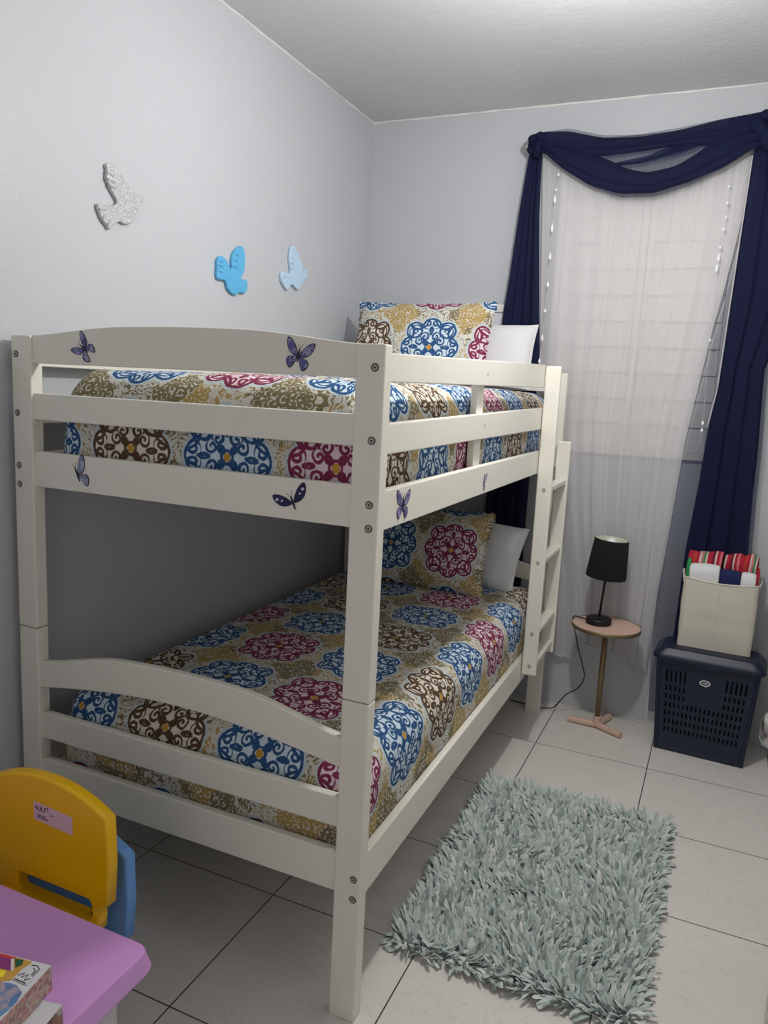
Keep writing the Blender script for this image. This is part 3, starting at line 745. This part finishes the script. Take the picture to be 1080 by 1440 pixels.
# strands of clear beads on both edges of the sheer
def strand(pts, label, y=2.066):
    st = empty('bead_strand', (pts[0][0], y, pts[-1][1]), 0, label, 'bead strand', 'clear bead strands on the sheer curtain')
    link('thread', tube([(pts[0][0], y, 2.56)] + [(x, y, z) for x, z, _ in pts] + [(pts[-1][0], y, pts[-1][1] - .06)], .0008, 5), M['sheer'], st)
    for x, z, h in pts:
        prof = [(.0012, z - h), (.0052, z - h * .6), (.0062, z - h * .2), (.0045, z + h * .4), (.0012, z + h)]
        link('bead', lathe(prof, (x, y), 12), M['bead'], st, smooth=True)
strand([(.931, 2.447, .008), (.925, 2.385, .006), (.924, 2.345, .020), (.922, 2.224, .020), (.923, 2.103, .018), (.923, 1.981, .013), (.920, 1.866, .010), (.917, 1.747, .016), (.913, 1.643, .014)], 'strand of clear beads down the left edge of the sheer curtain')
strand([(1.625, 2.358, .006), (1.626, 2.295, .009), (1.627, 2.24, .006), (1.624, 2.193, .008), (1.619, 2.122, .007), (1.617, 2.082, .018), (1.614, 2.040, .018), (1.620, 1.75, .006), (1.629, 1.408, .010), (1.629, 1.378, .008)], 'strand of clear beads down the right edge of the sheer curtain')

# ------------------------------------------------------------------ side table, lamp, cord
TX, TY, TZ = 1.329, 1.980, .489
st = empty('side_table', (TX, TY, 0), 0, 'small round blush pink side table with a brass stem in front of the curtain', 'table')
link('tabletop', lathe([(.0, TZ - .012), (.143, TZ - .012), (.147, TZ - .010), (.1475, TZ - .001), (.1465, TZ), (0, TZ)], (TX, TY), 72, cap=False), M['pink_wood'], st)
link('rim', lathe([(.1476, TZ - .014), (.1505, TZ - .013), (.1510, TZ + .001), (.1476, TZ + .0022), (.1476, TZ - .014)], (TX, TY), 72, cap=False), M['brass'], st, smooth=True)
link('stem', lathe([(.0125, .055), (.0125, .262), (.0132, .263), (.0132, .267), (.0125, .268), (.0125, TZ - .012)], (TX, TY), 28), M['brass'], st, smooth=True)
link('hub', lathe([(.0155, .010), (.0175, .015), (.0175, .056), (.0160, .058)], (TX, TY), 28), M['pink_wood'], st)
for ang in (178, -28, 72):
    a = math.radians(ang); d = Vector((math.cos(a), math.sin(a), 0)); p = Vector((TX, TY, .0155))
    link('leg', tube([p + d * .010, p + d * .12, p + d * .1295, p + d * .130], [.0148, .0148, .0140, .011], 18), M['pink_wood'], st, smooth=False)
LX, LY = 1.293, 1.985
lp_ = empty('table_lamp', (LX, LY, TZ), 0, 'small black table lamp with a tapered shade, standing on the pink side table', 'lamp')
link('base', lathe([(.054, TZ + .001), (.0565, TZ + .004), (.0565, TZ + .024), (.054, TZ + .027), (.008, TZ + .029), (.006, TZ + .034)], (LX, LY), 56), M['black_metal'], lp_, smooth=False)
TL = Matrix.Translation((LX, LY, TZ + .02)) @ Matrix.Rotation(math.radians(3.6), 4, 'Y') @ Matrix.Translation((-LX, -LY, -TZ - .02))
def tl(bm): bm.transform(TL); return bm
link('stem', tl(lathe([(.0055, TZ + .03), (.0055, .76)], (LX, LY), 18)), M['black_metal'], lp_, smooth=True)
link('socket', tl(lathe([(.014, .742), (.016, .746), (.016, .80), (.013, .805)], (LX, LY), 20)), M['black_metal'], lp_)
z0, z1, r0, r1 = .708, .882, .0885, .0735
link('lamp_shade', tl(lathe([(r0, z0), (r1, z1), (r1 - .0015, z1), (r1 - .0022, z1 - .001)], (LX, LY), 64, cap=False)), M['black_shade'], lp_, smooth=True)
link('shade_lining', tl(lathe([(r0 - .0002, z0 + .0004), (r0 - .0028, z0 + .001), (r1 - .0028, z1 - .002), (r1 - .0020, z1 - .0006)], (LX, LY), 64, cap=False)), M['shade_lining'], lp_, smooth=True)
link('shade_spider', tl(tube([(LX - r1 + .003, LY, z1 - .012), (LX, LY, z1 - .05), (LX + r1 - .003, LY, z1 - .012)], .0012, 6)), M['bolt'], lp_)
link('bulb', tl(lathe([(.013, .80), (.014, .815), (.024, .835), (.0295, .853), (.027, .872), (.016, .884), (0, .888)], (LX, LY), 28, cap=False)), M['bulb'], lp_, smooth=True)
link('cord', tube(spline([(LX - .05, LY + .02, TZ + .006), (LX - .085, LY + .030, TZ + .006), (1.180, 2.03, TZ + .0045), (1.172, 2.035, .47), (1.190, 2.045, .40), (1.205, 2.05, .34), (1.232, 2.05, .26), (1.245, 2.05, .20), (1.222, 2.05, .145), (1.170, 2.05, .100), (1.140, 2.055, .055), (1.110, 2.06, .018), (1.060, 2.06, .006), (1.0, 2.062, .006), (.9, 2.075, .006)], 7), .0027, 8), M['cord'], lp_, smooth=True)['label'] = 'black power cord'

# ------------------------------------------------------------------ laundry hamper
hm = empty('laundry_hamper', (1.766, 1.98, 0), math.radians(-3.5), 'navy blue plastic laundry hamper with a lid and slotted sides, right of the side table', 'hamper')
def frust(xw0, xw1, yd0, yd1, za, zb_, bev, th=None):
    bm = bmesh.new()
    def ring(xw, yd, z, r, n=6):
        pts = []
        for cx, cy, a0 in ((xw - r, yd - r, 0), (-xw + r, yd - r, 90), (-xw + r, -yd + r, 180), (xw - r, -yd + r, 270)):
            for k in range(n + 1):
                a = math.radians(a0 + 90 * k / n); pts.append(bm.verts.new((cx + r * math.cos(a), cy + r * math.sin(a), z)))
        return pts
    return bm, ring
hw0, hw1, hd0, hd1, HT = .172, .197, .085, .098, .418
# local frame of the hamper: front face normal is -y; slots are cut by laying the wall out cell by cell
def hamper_side(p0, p1, slots, nrm):
    """wall panel from bottom corner points p0,p1 (bottom) to top p0t,p1t with rectangular holes: slots list of (u0,u1,v0,v1)"""
    pass
def panel_with_slots(A, B, Ct, Dt, slots, th):
    """A,B bottom left/right, Dt,Ct top left/right; slots in 0..1"""
    us = sorted({0, 1} | {s[0] for s in slots} | {s[1] for s in slots}); vs = sorted({0, 1} | {s[2] for s in slots} | {s[3] for s in slots})
    A, B, Ct, Dt = map(Vector, (A, B, Ct, Dt)); n = (B - A).cross(Dt - A).normalized()
    bm = bmesh.new(); cache = {}
    def pt(u, v): 
        if (u, v) not in cache: cache[u, v] = bm.verts.new(A.lerp(B, u).lerp(Dt.lerp(Ct, u), v))
        return cache[u, v]
    for ua, ub in zip(us, us[1:]):
        for va, vb in zip(vs, vs[1:]):
            cu_, cv = (ua + ub) / 2, (va + vb) / 2
            if any(s[0] < cu_ < s[1] and s[2] < cv < s[3] for s in slots): continue
            bm.faces.new((pt(ua, va), pt(ub, va), pt(ub, vb), pt(ua, vb)))
    r = bmesh.ops.extrude_face_region(bm, geom=bm.faces[:])
    vv = [g for g in r['geom'] if isinstance(g, bmesh.types.BMVert)]
    bmesh.ops.translate(bm, verts=vv, vec=-n * th)
    bmesh.ops.recalc_face_normals(bm, faces=bm.faces[:]); return bm
def slots_front():
    s = []
    n = 18
    for row, (va, vb) in enumerate(((.20, .255), (.29, .345), (.38, .435), (.47, .525))):
        for k in range(n): u = .10 + k * (.80 / (n - 1)); s.append((u - .0095, u + .0095, va, vb))
    for va, vb in ((.56, .615), (.65, .705), (.745, .875)):
        for k in list(range(5)) + list(range(n - 5, n)): u = .10 + k * (.80 / (n - 1)); s.append((u - .0095, u + .0095, va, vb))
    return s
def slots_side():
    s = []
    for va, vb in ((.20, .255), (.29, .345), (.38, .435), (.47, .525), (.56, .615), (.65, .705)):
        for k in range(8): u = .15 + k * .1; s.append((u - .02, u + .02, va, vb))
    return s
mwh = world(hm); body = bmesh.new()
c0 = [(-hw0, -hd0), (hw0, -hd0), (hw0, hd0), (-hw0, hd0)]; c1 = [(-hw1, -hd1), (hw1, -hd1), (hw1, hd1), (-hw1, hd1)]
for k in range(4):
    a, b_ = c0[k], c0[(k + 1) % 4]; a1, b1 = c1[k], c1[(k + 1) % 4]
    merge(body, panel_with_slots((*a, .004), (*b_, .004), (*b1, HT), (*a1, HT), slots_front() if k % 2 == 0 else slots_side(), .003))
for k in range(4):     # rounded corner posts
    tube([(c0[k][0] * .985, c0[k][1] * .975, .004), (c1[k][0] * .985, c1[k][1] * .975, HT)], .0085, 12, body)
add_box(body, -hw0, hw0, -hd0, hd0, .0, .008, .003)
add_box(body, -hw0 - .003, hw0 + .003, -hd0 - .003, hd0 + .003, .0, .022, .004)
add_box(body, -hw1 - .004, hw1 + .004, -hd1 - .004, hd1 + .004, HT - .022, HT - .002, .004)
body.transform(mwh); link('body', body, M['navy_plastic'], hm)
inner = box(-hw0 + .012, hw0 - .012, -hd0 + .012, hd0 - .012, .024, HT - .04, .01); inner.transform(mwh); link('inner_shade_block', inner, M['navy_dark'], hm)  # near-black block filling the hollow, painted shade behind the slots
lid = bmesh.new()
def rr_ring(bm, xw, yd, z, r, n=6):
    pts = []
    for cx, cy, a0 in ((xw - r, yd - r, 0), (-xw + r, yd - r, 90), (-xw + r, -yd + r, 180), (xw - r, -yd + r, 270)):
        for k in range(n + 1):
            a = math.radians(a0 + 90 * k / n); pts.append(bm.verts.new((cx + r * math.cos(a), cy + r * math.sin(a), z)))
    return pts
def loft(bm, rings):
    for a, b_ in zip(rings, rings[1:]):
        for k in range(len(a)): f = bm.faces.new((a[k], a[(k + 1) % len(a)], b_[(k + 1) % len(a)], b_[k]))
    bm.faces.new(rings[0][::-1]); bm.faces.new(rings[-1]); bmesh.ops.recalc_face_normals(bm, faces=bm.faces[:])
loft(lid, [rr_ring(lid, .196, .098, .408, .03), rr_ring(lid, .212, .112, .408, .036), rr_ring(lid, .2200, .118, .415, .040), rr_ring(lid, .2185, .117, .428, .039), rr_ring(lid, .211, .110, .434, .034),
           rr_ring(lid, .202, .102, .444, .032), rr_ring(lid, .188, .092, .457, .03), rr_ring(lid, .165, .080, .461, .024), rr_ring(lid, .155, .072, .4605, .02)])
add_box(lid, -.045, .045, -.1175, -.106, .402, .419, .005)
lid.transform(mwh); lo_ = link('lid', lid, M['navy_plastic'], hm)
# oval badge
bd = []
for rr in ((.0215, .0125), (.0165, .0085)):
    bd.append([(rr[0] * math.cos(t * math.pi / 20), rr[1] * math.sin(t * math.pi / 20)) for t in range(40)])
vz = .335; yf = -(hd0 + (hd1 - hd0) * vz / HT)
bb = outline(bd, .0014, .0003, (-.003, yf - .0012, vz), (1, 0, 0), (0, .04, 1))
merge(bb, outline([[(-.010, .011), (-.004, .016), (-.002, .0095)]], .0014, 0, (-.003, yf - .0012, vz), (1, 0, 0), (0, .04, 1)))
merge(bb, outline([[(.010, -.011), (.004, -.016), (.002, -.0095)]], .0014, 0, (-.003, yf - .0012, vz), (1, 0, 0), (0, .04, 1)))
merge(bb, outline([[(-.010, -.0022), (.010, -.0022), (.010, .0022), (-.010, .0022)]], .0014, 0, (-.003, yf - .0012, vz), (1, 0, 0), (0, .04, 1)))
bb.transform(mwh); link('badge', bb, M['badge_white'], hm)['label'] = 'white oval badge'

# canvas storage cube with towels
CX, CY, CZ = 1.775, 2.020, .4615
cb = empty('storage_bin', (CX, CY, CZ), math.radians(-2), 'cream canvas storage bin full of towels, standing on the hamper lid', 'bin')
mc = world(cb); bw, bdp, bh = .143, .071, .300
sh = bmesh.new(); n = 14
def bin_pt(face, u, v, off=0):
    z = v * bh; bul = .006 * math.sin(math.pi * v) * math.sin(math.pi * u) + .0035 * noise.noise(Vector((u * 5 + face, v * 6, 1))) * (math.sin(math.pi * u))
    sag = -.012 * math.sin(math.pi * u) * (v ** 6) if face == 0 else -.008 * math.sin(math.pi * u) * v ** 6
    w2, d2 = bw - off, bdp - off
    P = {0: (-w2 + 2 * w2 * u, -d2 - bul), 1: (w2 + bul, -d2 + 2 * d2 * u), 2: (w2 - 2 * w2 * u, d2 + bul), 3: (-w2 - bul, d2 - 2 * d2 * u)}[face]
    return Vector((P[0], P[1], z + sag))
for f in range(4):
    for off in (0, .004):
        grid_uv(14, 18, lambda u, v: bin_pt(f, u, v, off), lambda u, v: (u, v), sh)
add_box(sh, -bw + .002, bw - .002, -bdp + .002, bdp - .002, 0, .006, .002)
bmesh.ops.remove_doubles(sh, verts=sh.verts[:], dist=2e-4)
sh.transform(mc); link('fabric_body', sh, M['canvas'], cb)
rp_ = []
for f in range(4): rp_ += [bin_pt(f, k / 12, 1, .002) for k in range(12)]
rp_.append(rp_[0]); rb = tube(rp_, .0042, 8); rb.transform(mc); link('rim', rb, M['canvas'], cb, smooth=True)
sm_ = tube([bin_pt(0, .5, k / 14 * .99) + Vector((0, -.0005, 0)) for k in range(15)], .0013, 6); sm_.transform(mc); link('seam', sm_, M['canvas'], cb)
for sx in (-1, 1):
    hp = spline([(sx * (bw + .001), -.03, bh - .03), (sx * (bw + .006), -.028, bh + .0), (sx * (bw + .009), 0, bh + .018), (sx * (bw + .006), .028, bh + .0), (sx * (bw + .001), .03, bh - .03)], 5)
    hb_ = tube(hp, .004, 8); hb_.transform(mc); link('handle', hb_, M['canvas'], cb, smooth=True)

def towel(name, x0, x1, y0, y1, z0, z1, layers, m, label, seed, lean_=0, wav=.006):
    """upright folded towel: nested inverted-U layers, folds on top"""
    bm = bmesh.new(); th = (y1 - y0) / (2 * layers) * .96
    for k in range(layers):
        ro = (y1 - y0) / 2 - k * th; ri = max(ro - th * .92, .0008); cy = (y0 + y1) / 2; zt = z1 - k * th * .7
        def fn(u, v, ro=ro, ri=ri, zt=zt, cy=cy, k=k):
            # v runs once round the closed section of the layer
            x = x0 + (x1 - x0) * u
            ns = 30; t = v
            def prof(r, s):                  # s 0..1 along inverted U at radius r
                st_ = zt - r - z0; tot = 2 * st_ + math.pi * r; d = s * tot
                if d < st_: return (-r, z0 + d)
                if d < st_ + math.pi * r: a = (d - st_) / r; return (-r * math.cos(a), zt - r + r * math.sin(a))
                return (r, zt - r - (d - st_ - math.pi * r))
            y, z = prof(ro, t * 2) if t < .5 else prof(ri, 2 - t * 2)
            e = 1 - .05 * (abs(u * 2 - 1) ** 6)
            w_ = noise.noise(Vector((x * 22, z * 16, seed + k))) * wav
            zz = z + (noise.noise(Vector((x * 14, seed, k))) * wav * 1.6 - (1 - e) * .12 * (1 if z > zt - .05 else 0)) * max(0, (z - z0) / (zt - z0))
            return Vector((x + noise.noise(Vector((seed, z * 12, y * 30))) * wav * .7, cy + y * e + w_, zz))
        grid_uv(22, 48, fn, lambda u, v: (x0 + (x1 - x0) * u, v), bm)
    bmesh.ops.remove_doubles(bm, verts=bm.verts[:], dist=1e-5)
    be = [e for e in bm.edges if e.is_boundary]
    try: bmesh.ops.holes_fill(bm, edges=be, sides=0)
    except Exception: pass
    bm.transform(mc @ Matrix.Rotation(lean_, 4, 'Y'))
    o = link(name, bm, m, origin=tuple(mc @ Vector(((x0 + x1) / 2, (y0 + y1) / 2, z0))), smooth=True)
    return tagp(o, label, 'towel', 'towels in the storage bin')
zb0 = .03
towel('striped_towel', -.138, -.002, .002, .066, zb0, .402, 3, M['stripe'], 'red and orange striped towel at the back left of the storage bin', 1.3, 0, .013)
towel('striped_towel', .002, .130, -.002, .066, zb0, .408, 3, M['stripe2'], 'red, white and green striped towel at the back right of the storage bin', 4.1, 0, .015)
towel('striped_towel', .128, .139, -.048, -.004, zb0, .370, 1, M['stripe2'], 'thin edge of a red striped towel at the right end of the storage bin', 6.1, 0, .005)
towel('white_towel', -.126, -.009, -.063, -.006, zb0, .362, 2, M['white_cloth'], 'folded white towel at the front left of the storage bin', 7.2, 0, .005)
towel('navy_towel', -.008, .072, -.063, -.008, zb0, .350, 2, M['navy_cotton'], 'folded navy blue towel at the front of the storage bin, between the white ones', 9.2, 0, .004)
towel('white_towel', .074, .130, -.063, -.010, zb0, .347, 2, M['white_cloth'], 'folded white towel at the front right of the storage bin', 11.4, 0, .005)
towel('green_towel', -.1395, -.124, -.045, .000, zb0, .372, 1, M['green_cotton'], 'thin green towel edge at the left end of the storage bin', 12.4, 0, .005)

# ------------------------------------------------------------------ shaggy rug
rx0, rx1, ry0, ry1 = 1.040, 1.672, .272, 1.262
rug = empty('shag_rug', ((rx0 + rx1) / 2, (ry0 + ry1) / 2, 0), 0, 'grey-green shaggy rug on the tiled floor beside the bunk bed', 'rug')
def rug_x(u, v): return rx0 + (rx1 - rx0) * u + .012 * v * u
link('backing', box(rx0 + .022, rx1 - .015, ry0 + .02, ry1 - .022, .001, .010, .003), M['rug_back'], rug)
pb_v, pb_f = [], []
rnd = random.Random(3)
def strip(px, py, base_z, yaw_, lean_, length, width, curl):
    d = Vector((math.cos(yaw_), math.sin(yaw_), 0)); s = Vector((-d.y, d.x, 0)); s = (s + Vector((0, 0, rnd.uniform(-.5, .5)))).normalized()
    p = Vector((px, py, base_z)); a = lean_; i0 = len(pb_v); nseg = 4
    for k in range(nseg + 1):
        w_ = width * (.55, .95, 1.0, .95, .5)[k] / 2; cup = d * (.15 * w_)
        if p.z < .006: p.z = .006
        pb_v.append(p - s * w_); pb_v.append(p + cup + Vector((0, 0, .25 * w_))); pb_v.append(p + s * w_)
        a += curl; p = p + (d * math.sin(a) + Vector((0, 0, 1)) * math.cos(a)) * (length / nseg)
        s = (s + Vector((rnd.uniform(-.25, .25), rnd.uniform(-.25, .25), rnd.uniform(-.15, .15)))).normalized()
    for k in range(nseg):
        for q in (0, 1): a_ = i0 + 3 * k + q; pb_f.append((a_, a_ + 1, a_ + 4, a_ + 3))
NX, NY = 66, 104
for ix in range(NX):
    for iy in range(NY):
        u = (ix + rnd.random()) / NX; v = (iy + rnd.random()) / NY
        px = rug_x(u, v); py = ry0 + (ry1 - ry0) * v
        flow = noise.noise(Vector((px * 5.5, py * 5.5, 0))) * 3.2 + 1.9 + rnd.gauss(0, .5)
        ex = (u - .5) * 2; ey = (v - .5) * 2; dx, dy = math.cos(flow), math.sin(flow)
        if abs(ex) > .8: dx += 8 * (abs(ex) - .8) * ex
        if abs(ey) > .85: dy += 10 * (abs(ey) - .85) * ey
        strip(px, py, .008, math.atan2(dy, dx), rnd.uniform(.1, .85) + 2.2 * max(0, max(abs(ex), abs(ey)) - .85), rnd.uniform(.028, .054), rnd.uniform(.007, .016), rnd.uniform(-.05, .38))
me = bpy.data.meshes.new('pile'); off_ = rug.location
me.from_pydata([tuple(v - off_) for v in pb_v], [], pb_f); me.materials.append(M['shag'])
po = bpy.data.objects.new('pile', me); C.objects.link(po); po.parent = rug; po['kind'] = 'stuff'

# ------------------------------------------------------------------ kids' table
tb = empty('kids_table', (.55, -.80, 0), 0, 'lilac plastic kids table with rounded corners in the near left corner', 'table')
TT = .50
lm = bmesh.new()
def tring(x1_, yb_, z, r):
    return rr_ring2(lm, -.02 + .02, x1_, -1.12, yb_, z, r)
def rr_ring2(bm, xa, xb, ya, yb, z, r, n=5, ch=1):
    pts = []
    for cx, cy, a0 in ((xb - r, yb - r, 0), (xa + r, yb - r, 90), (xa + r, ya + r, 180), (xb - r, ya + r, 270)):
        for k in range(n + 1):
            a = math.radians(a0 + 90 * k / n); pts.append(bm.verts.new((cx + r * math.cos(a), cy + r * math.sin(a), z)))
    return pts
loft(lm, [rr_ring2(lm, .10, .890, -1.13, -.488, TT - .042, .030), rr_ring2(lm, .099, .892, -1.131, -.487, TT - .037, .031), rr_ring2(lm, .113, .885, -1.115, -.4995, TT - .003, .024),
          rr_ring2(lm, .116, .882, -1.112, -.502, TT, .022)])
link('tabletop', lm, M['lilac'], tb)
for x, y in ((.812, -.555), (.812, -1.04), (.18, -.555), (.18, -1.04)):
    link('leg', lathe([(.026, 0), (.028, .006), (.036, TT - .045), (.036, TT - .038)], (x, y), 24), M['lilac_leg'], tb, smooth=False)

# kids' chairs, stacked one in the other behind the table
def chair(name, cx, yb, dz, m, label, group, lean_a=0.0):
    ch = empty(name, (cx, yb, dz), 0, label, 'chair', group)
    hwid = .178; zt = .532; zs = .293
    lp = []
    n = 20
    lp += [(-hwid + .020, zs - .045), (-hwid + .004, zs - .02), (-hwid, .38)]
    for k in range(n + 1):
        t = -1 + 2 * k / n; lp.append((t * (hwid - .004), .484 + .048 * (1 - abs(t) ** 2.2)))
    lp += [(hwid, .38), (hwid - .006, zs - .002), (hwid - .040, zs - .022)]
    lp += [(.150, zs - .03), (.147, .225), (-.150, .225), (-.152, zs - .05)]
    hole = smooth_rect(-.080, .128, .246, .292, .010)
    O = Vector((cx, yb, dz))
    ay = Vector((0, math.sin(lean_a), math.cos(lean_a)))
    bm = outline([lp[::-1], hole], .030, .006, O, (1, 0, 0), ay, res=3)
    link('backrest', bm, m, ch)
    sb_ = box(cx - .135, cx + .135, yb - .25, yb + .02, .225 + dz, .248 + dz, .010, 3); link('seat', sb_, m, ch)
    for sx in (-1, 1):
        for fy in (-.235, .0):
            top = Vector((cx + sx * .105, yb + fy, .235 + dz)); bot = Vector((cx + sx * .112, yb + fy + (-.03 if fy < 0 else -.03), .0 + dz))
            link('leg', tube([top, bot], [.022, .018], 14), m, ch)
    return ch
def smooth_rect(x0, x1, z0, z1, r, n=4):
    pts = []
    for cx, cy, a0 in ((x1 - r, z1 - r, 0), (x0 + r, z1 - r, 90), (x0 + r, z0 + r, 180), (x1 - r, z0 + r, 270)):
        for k in range(n + 1):
            a = math.radians(a0 + 90 * k / n); pts.append((cx + r * math.cos(a), cy + r * math.sin(a)))
    return pts
blue = chair('kids_chair', .482, -.295, 0, M['blue_plastic'], 'light blue plastic kids chair stacked under the yellow one, behind the lilac table', 'stacked kids chairs')
yel = chair('kids_chair', .487, -.355, .12, M['yellow'], 'yellow plastic kids chair with a small pink label on its backrest', 'stacked kids chairs')
def on_back(o_x, o_z, y_off=-.0155, la=0.0, yb=-.355, cx=.495):
    ay = Vector((0, math.sin(la), math.cos(la))); return Vector((o_x, yb, 0)) + ay * o_z + Vector((0, y_off, 0)), ay
O_, ay_ = on_back(.516, .572)
sk = outline([[(-.054, -.019), (.054, -.026), (.054, .014), (-.054, .022)]], .0008, 0, O_, (1, 0, 0), ay_)
sk_o = link('label_sticker', sk, M['sticker'], yel); sk_o['label'] = 'small pink-white paper label with handwriting'
ib = bmesh.new()
for pts in ([(-.050, .008), (-.046, .015), (-.043, .004), (-.040, .014)], [(-.036, .004), (-.034, .013), (-.031, .012), (-.030, .003)], [(-.024, .004), (-.022, .014), (-.016, .015), (-.012, .008)],
            [(-.044, -.006), (-.030, -.007), (-.020, -.006)], [(-.044, -.011), (-.030, -.012), (-.012, -.011)], [(-.006, .002), (.002, .001)]):
    tube([O_ + Vector((x, -.0006, 0)) + ay_ * z for x, z in pts], .0011, 5, ib)
link('handwriting', ib, M['ink'], sk_o)

# ------------------------------------------------------------------ puzzle boxes on the table
def game_box(name, corner, ang, wx, wy, z0, z1, label, topm, sidem):
    """corner = back right corner; the box extends left and towards the camera"""
    c = Vector((corner[0], corner[1], z0)); mb = Matrix.Translation(c) @ Matrix.Rotation(ang, 4, 'Z')
    g = empty(name, tuple(c), ang, label, 'box')
    h = z1 - z0
    b = box(-wx, 0, -wy, 0, 0, h, .0012, 1); b.transform(mb); link('carton', b, sidem, g)
    t = box(-wx + .001, -.001, -wy + .001, -.001, h, h + .0006); t.transform(mb); link('top_print', t, topm, g)
    return g, mb, h
g2, mb2, h2 = game_box('puzzle_box', (.879, -.690), math.radians(12), .30, .20, TT, TT + .036, 'brown and white puzzle box under the colourful box on the lilac table', M['card_white'], M['print_side2'])
g1, mb1, h1 = game_box('puzzle_box', (.844, -.677), math.radians(10), .34, .24, TT + .037, TT + .080, 'colourful puzzle box with collage pictures, topmost on the lilac table', M['card_white'], M['print_side'])
def patch(g, mb, pts, h, m, name, lift):
    bm = outline([pts], .0006, 0, (0, 0, h + lift), (1, 0, 0), (0, 1, 0)); bm.transform(mb); return link(name, bm, M[m], g)
for pts, m_, lf in (([(-.335, -.003), (-.0324, -.003), (-.0338, -.0133), (-.0358, -.0302), (-.0381, -.043), (-.0508, -.052), (-.335, -.062)], 'card_gold', .0009),
    ([(-.0936, -.004), (-.0884, -.003), (-.061, -.003), (-.0662, -.0076), (-.096, -.0085)], 'card_red', .0013), ([(-.098, -.0090), (-.0675, -.0084), (-.0507, -.0286), (-.080, -.0293)], 'card_purple', .0013),
    ([(-.0675, -.0084), (-.064, -.006), (-.0483, -.026), (-.0507, -.0286)], 'card_white', .0013), ([(-.062, -.0063), (-.0474, -.0045), (-.043, -.0137), (-.0485, -.0216)], 'card_green', .0013),
    ([(-.090, -.033), (-.0573, -.0315), (-.0533, -.0434), (-.090, -.0473)], 'card_yellow', .0013),
    ([(-.100, -.054), (-.0546, -.0545), (-.0371, -.0493), (-.023, -.0498), (-.0063, -.0591), (-.0020, -.0753), (-.0020, -.0893), (-.0062, -.1045), (-.0117, -.115), (-.06, -.13), (-.10, -.12)], 'print_blue', .0013),
    ([(-.0369, -.0422), (-.0082, -.0463), (-.0093, -.0298), (-.0092, -.0116), (-.0183, -.0059), (-.031, -.0088), (-.036, -.02)], 'card_white', .0017)):
    patch(g1, mb1, pts, h1, m_, 'printed_panel', lf)
ik = bmesh.new()
for pts in ([(-.012, -.030), (-.0115, -.014), (-.019, -.0095), (-.028, -.011)], [(-.015, -.028), (-.0150, -.019), (-.021, -.015)], [(-.034, -.034), (-.027, -.027), (-.026, -.036), (-.020, -.028), (-.018, -.040), (-.012, -.034)],
            [(-.034, -.041), (-.012, -.044)]):
    tube([(x, y, h1 + .0023) for x, y in pts], .0008, 5, ik)
ik.transform(mb1); link('printed_mark', ik, M['ink'], g1)
patch(g2, mb2, [(-.05, -.10), (-.002, -.10), (-.002, -.06), (-.05, -.05)], h2, 'card_green', 'printed_panel', .0009)
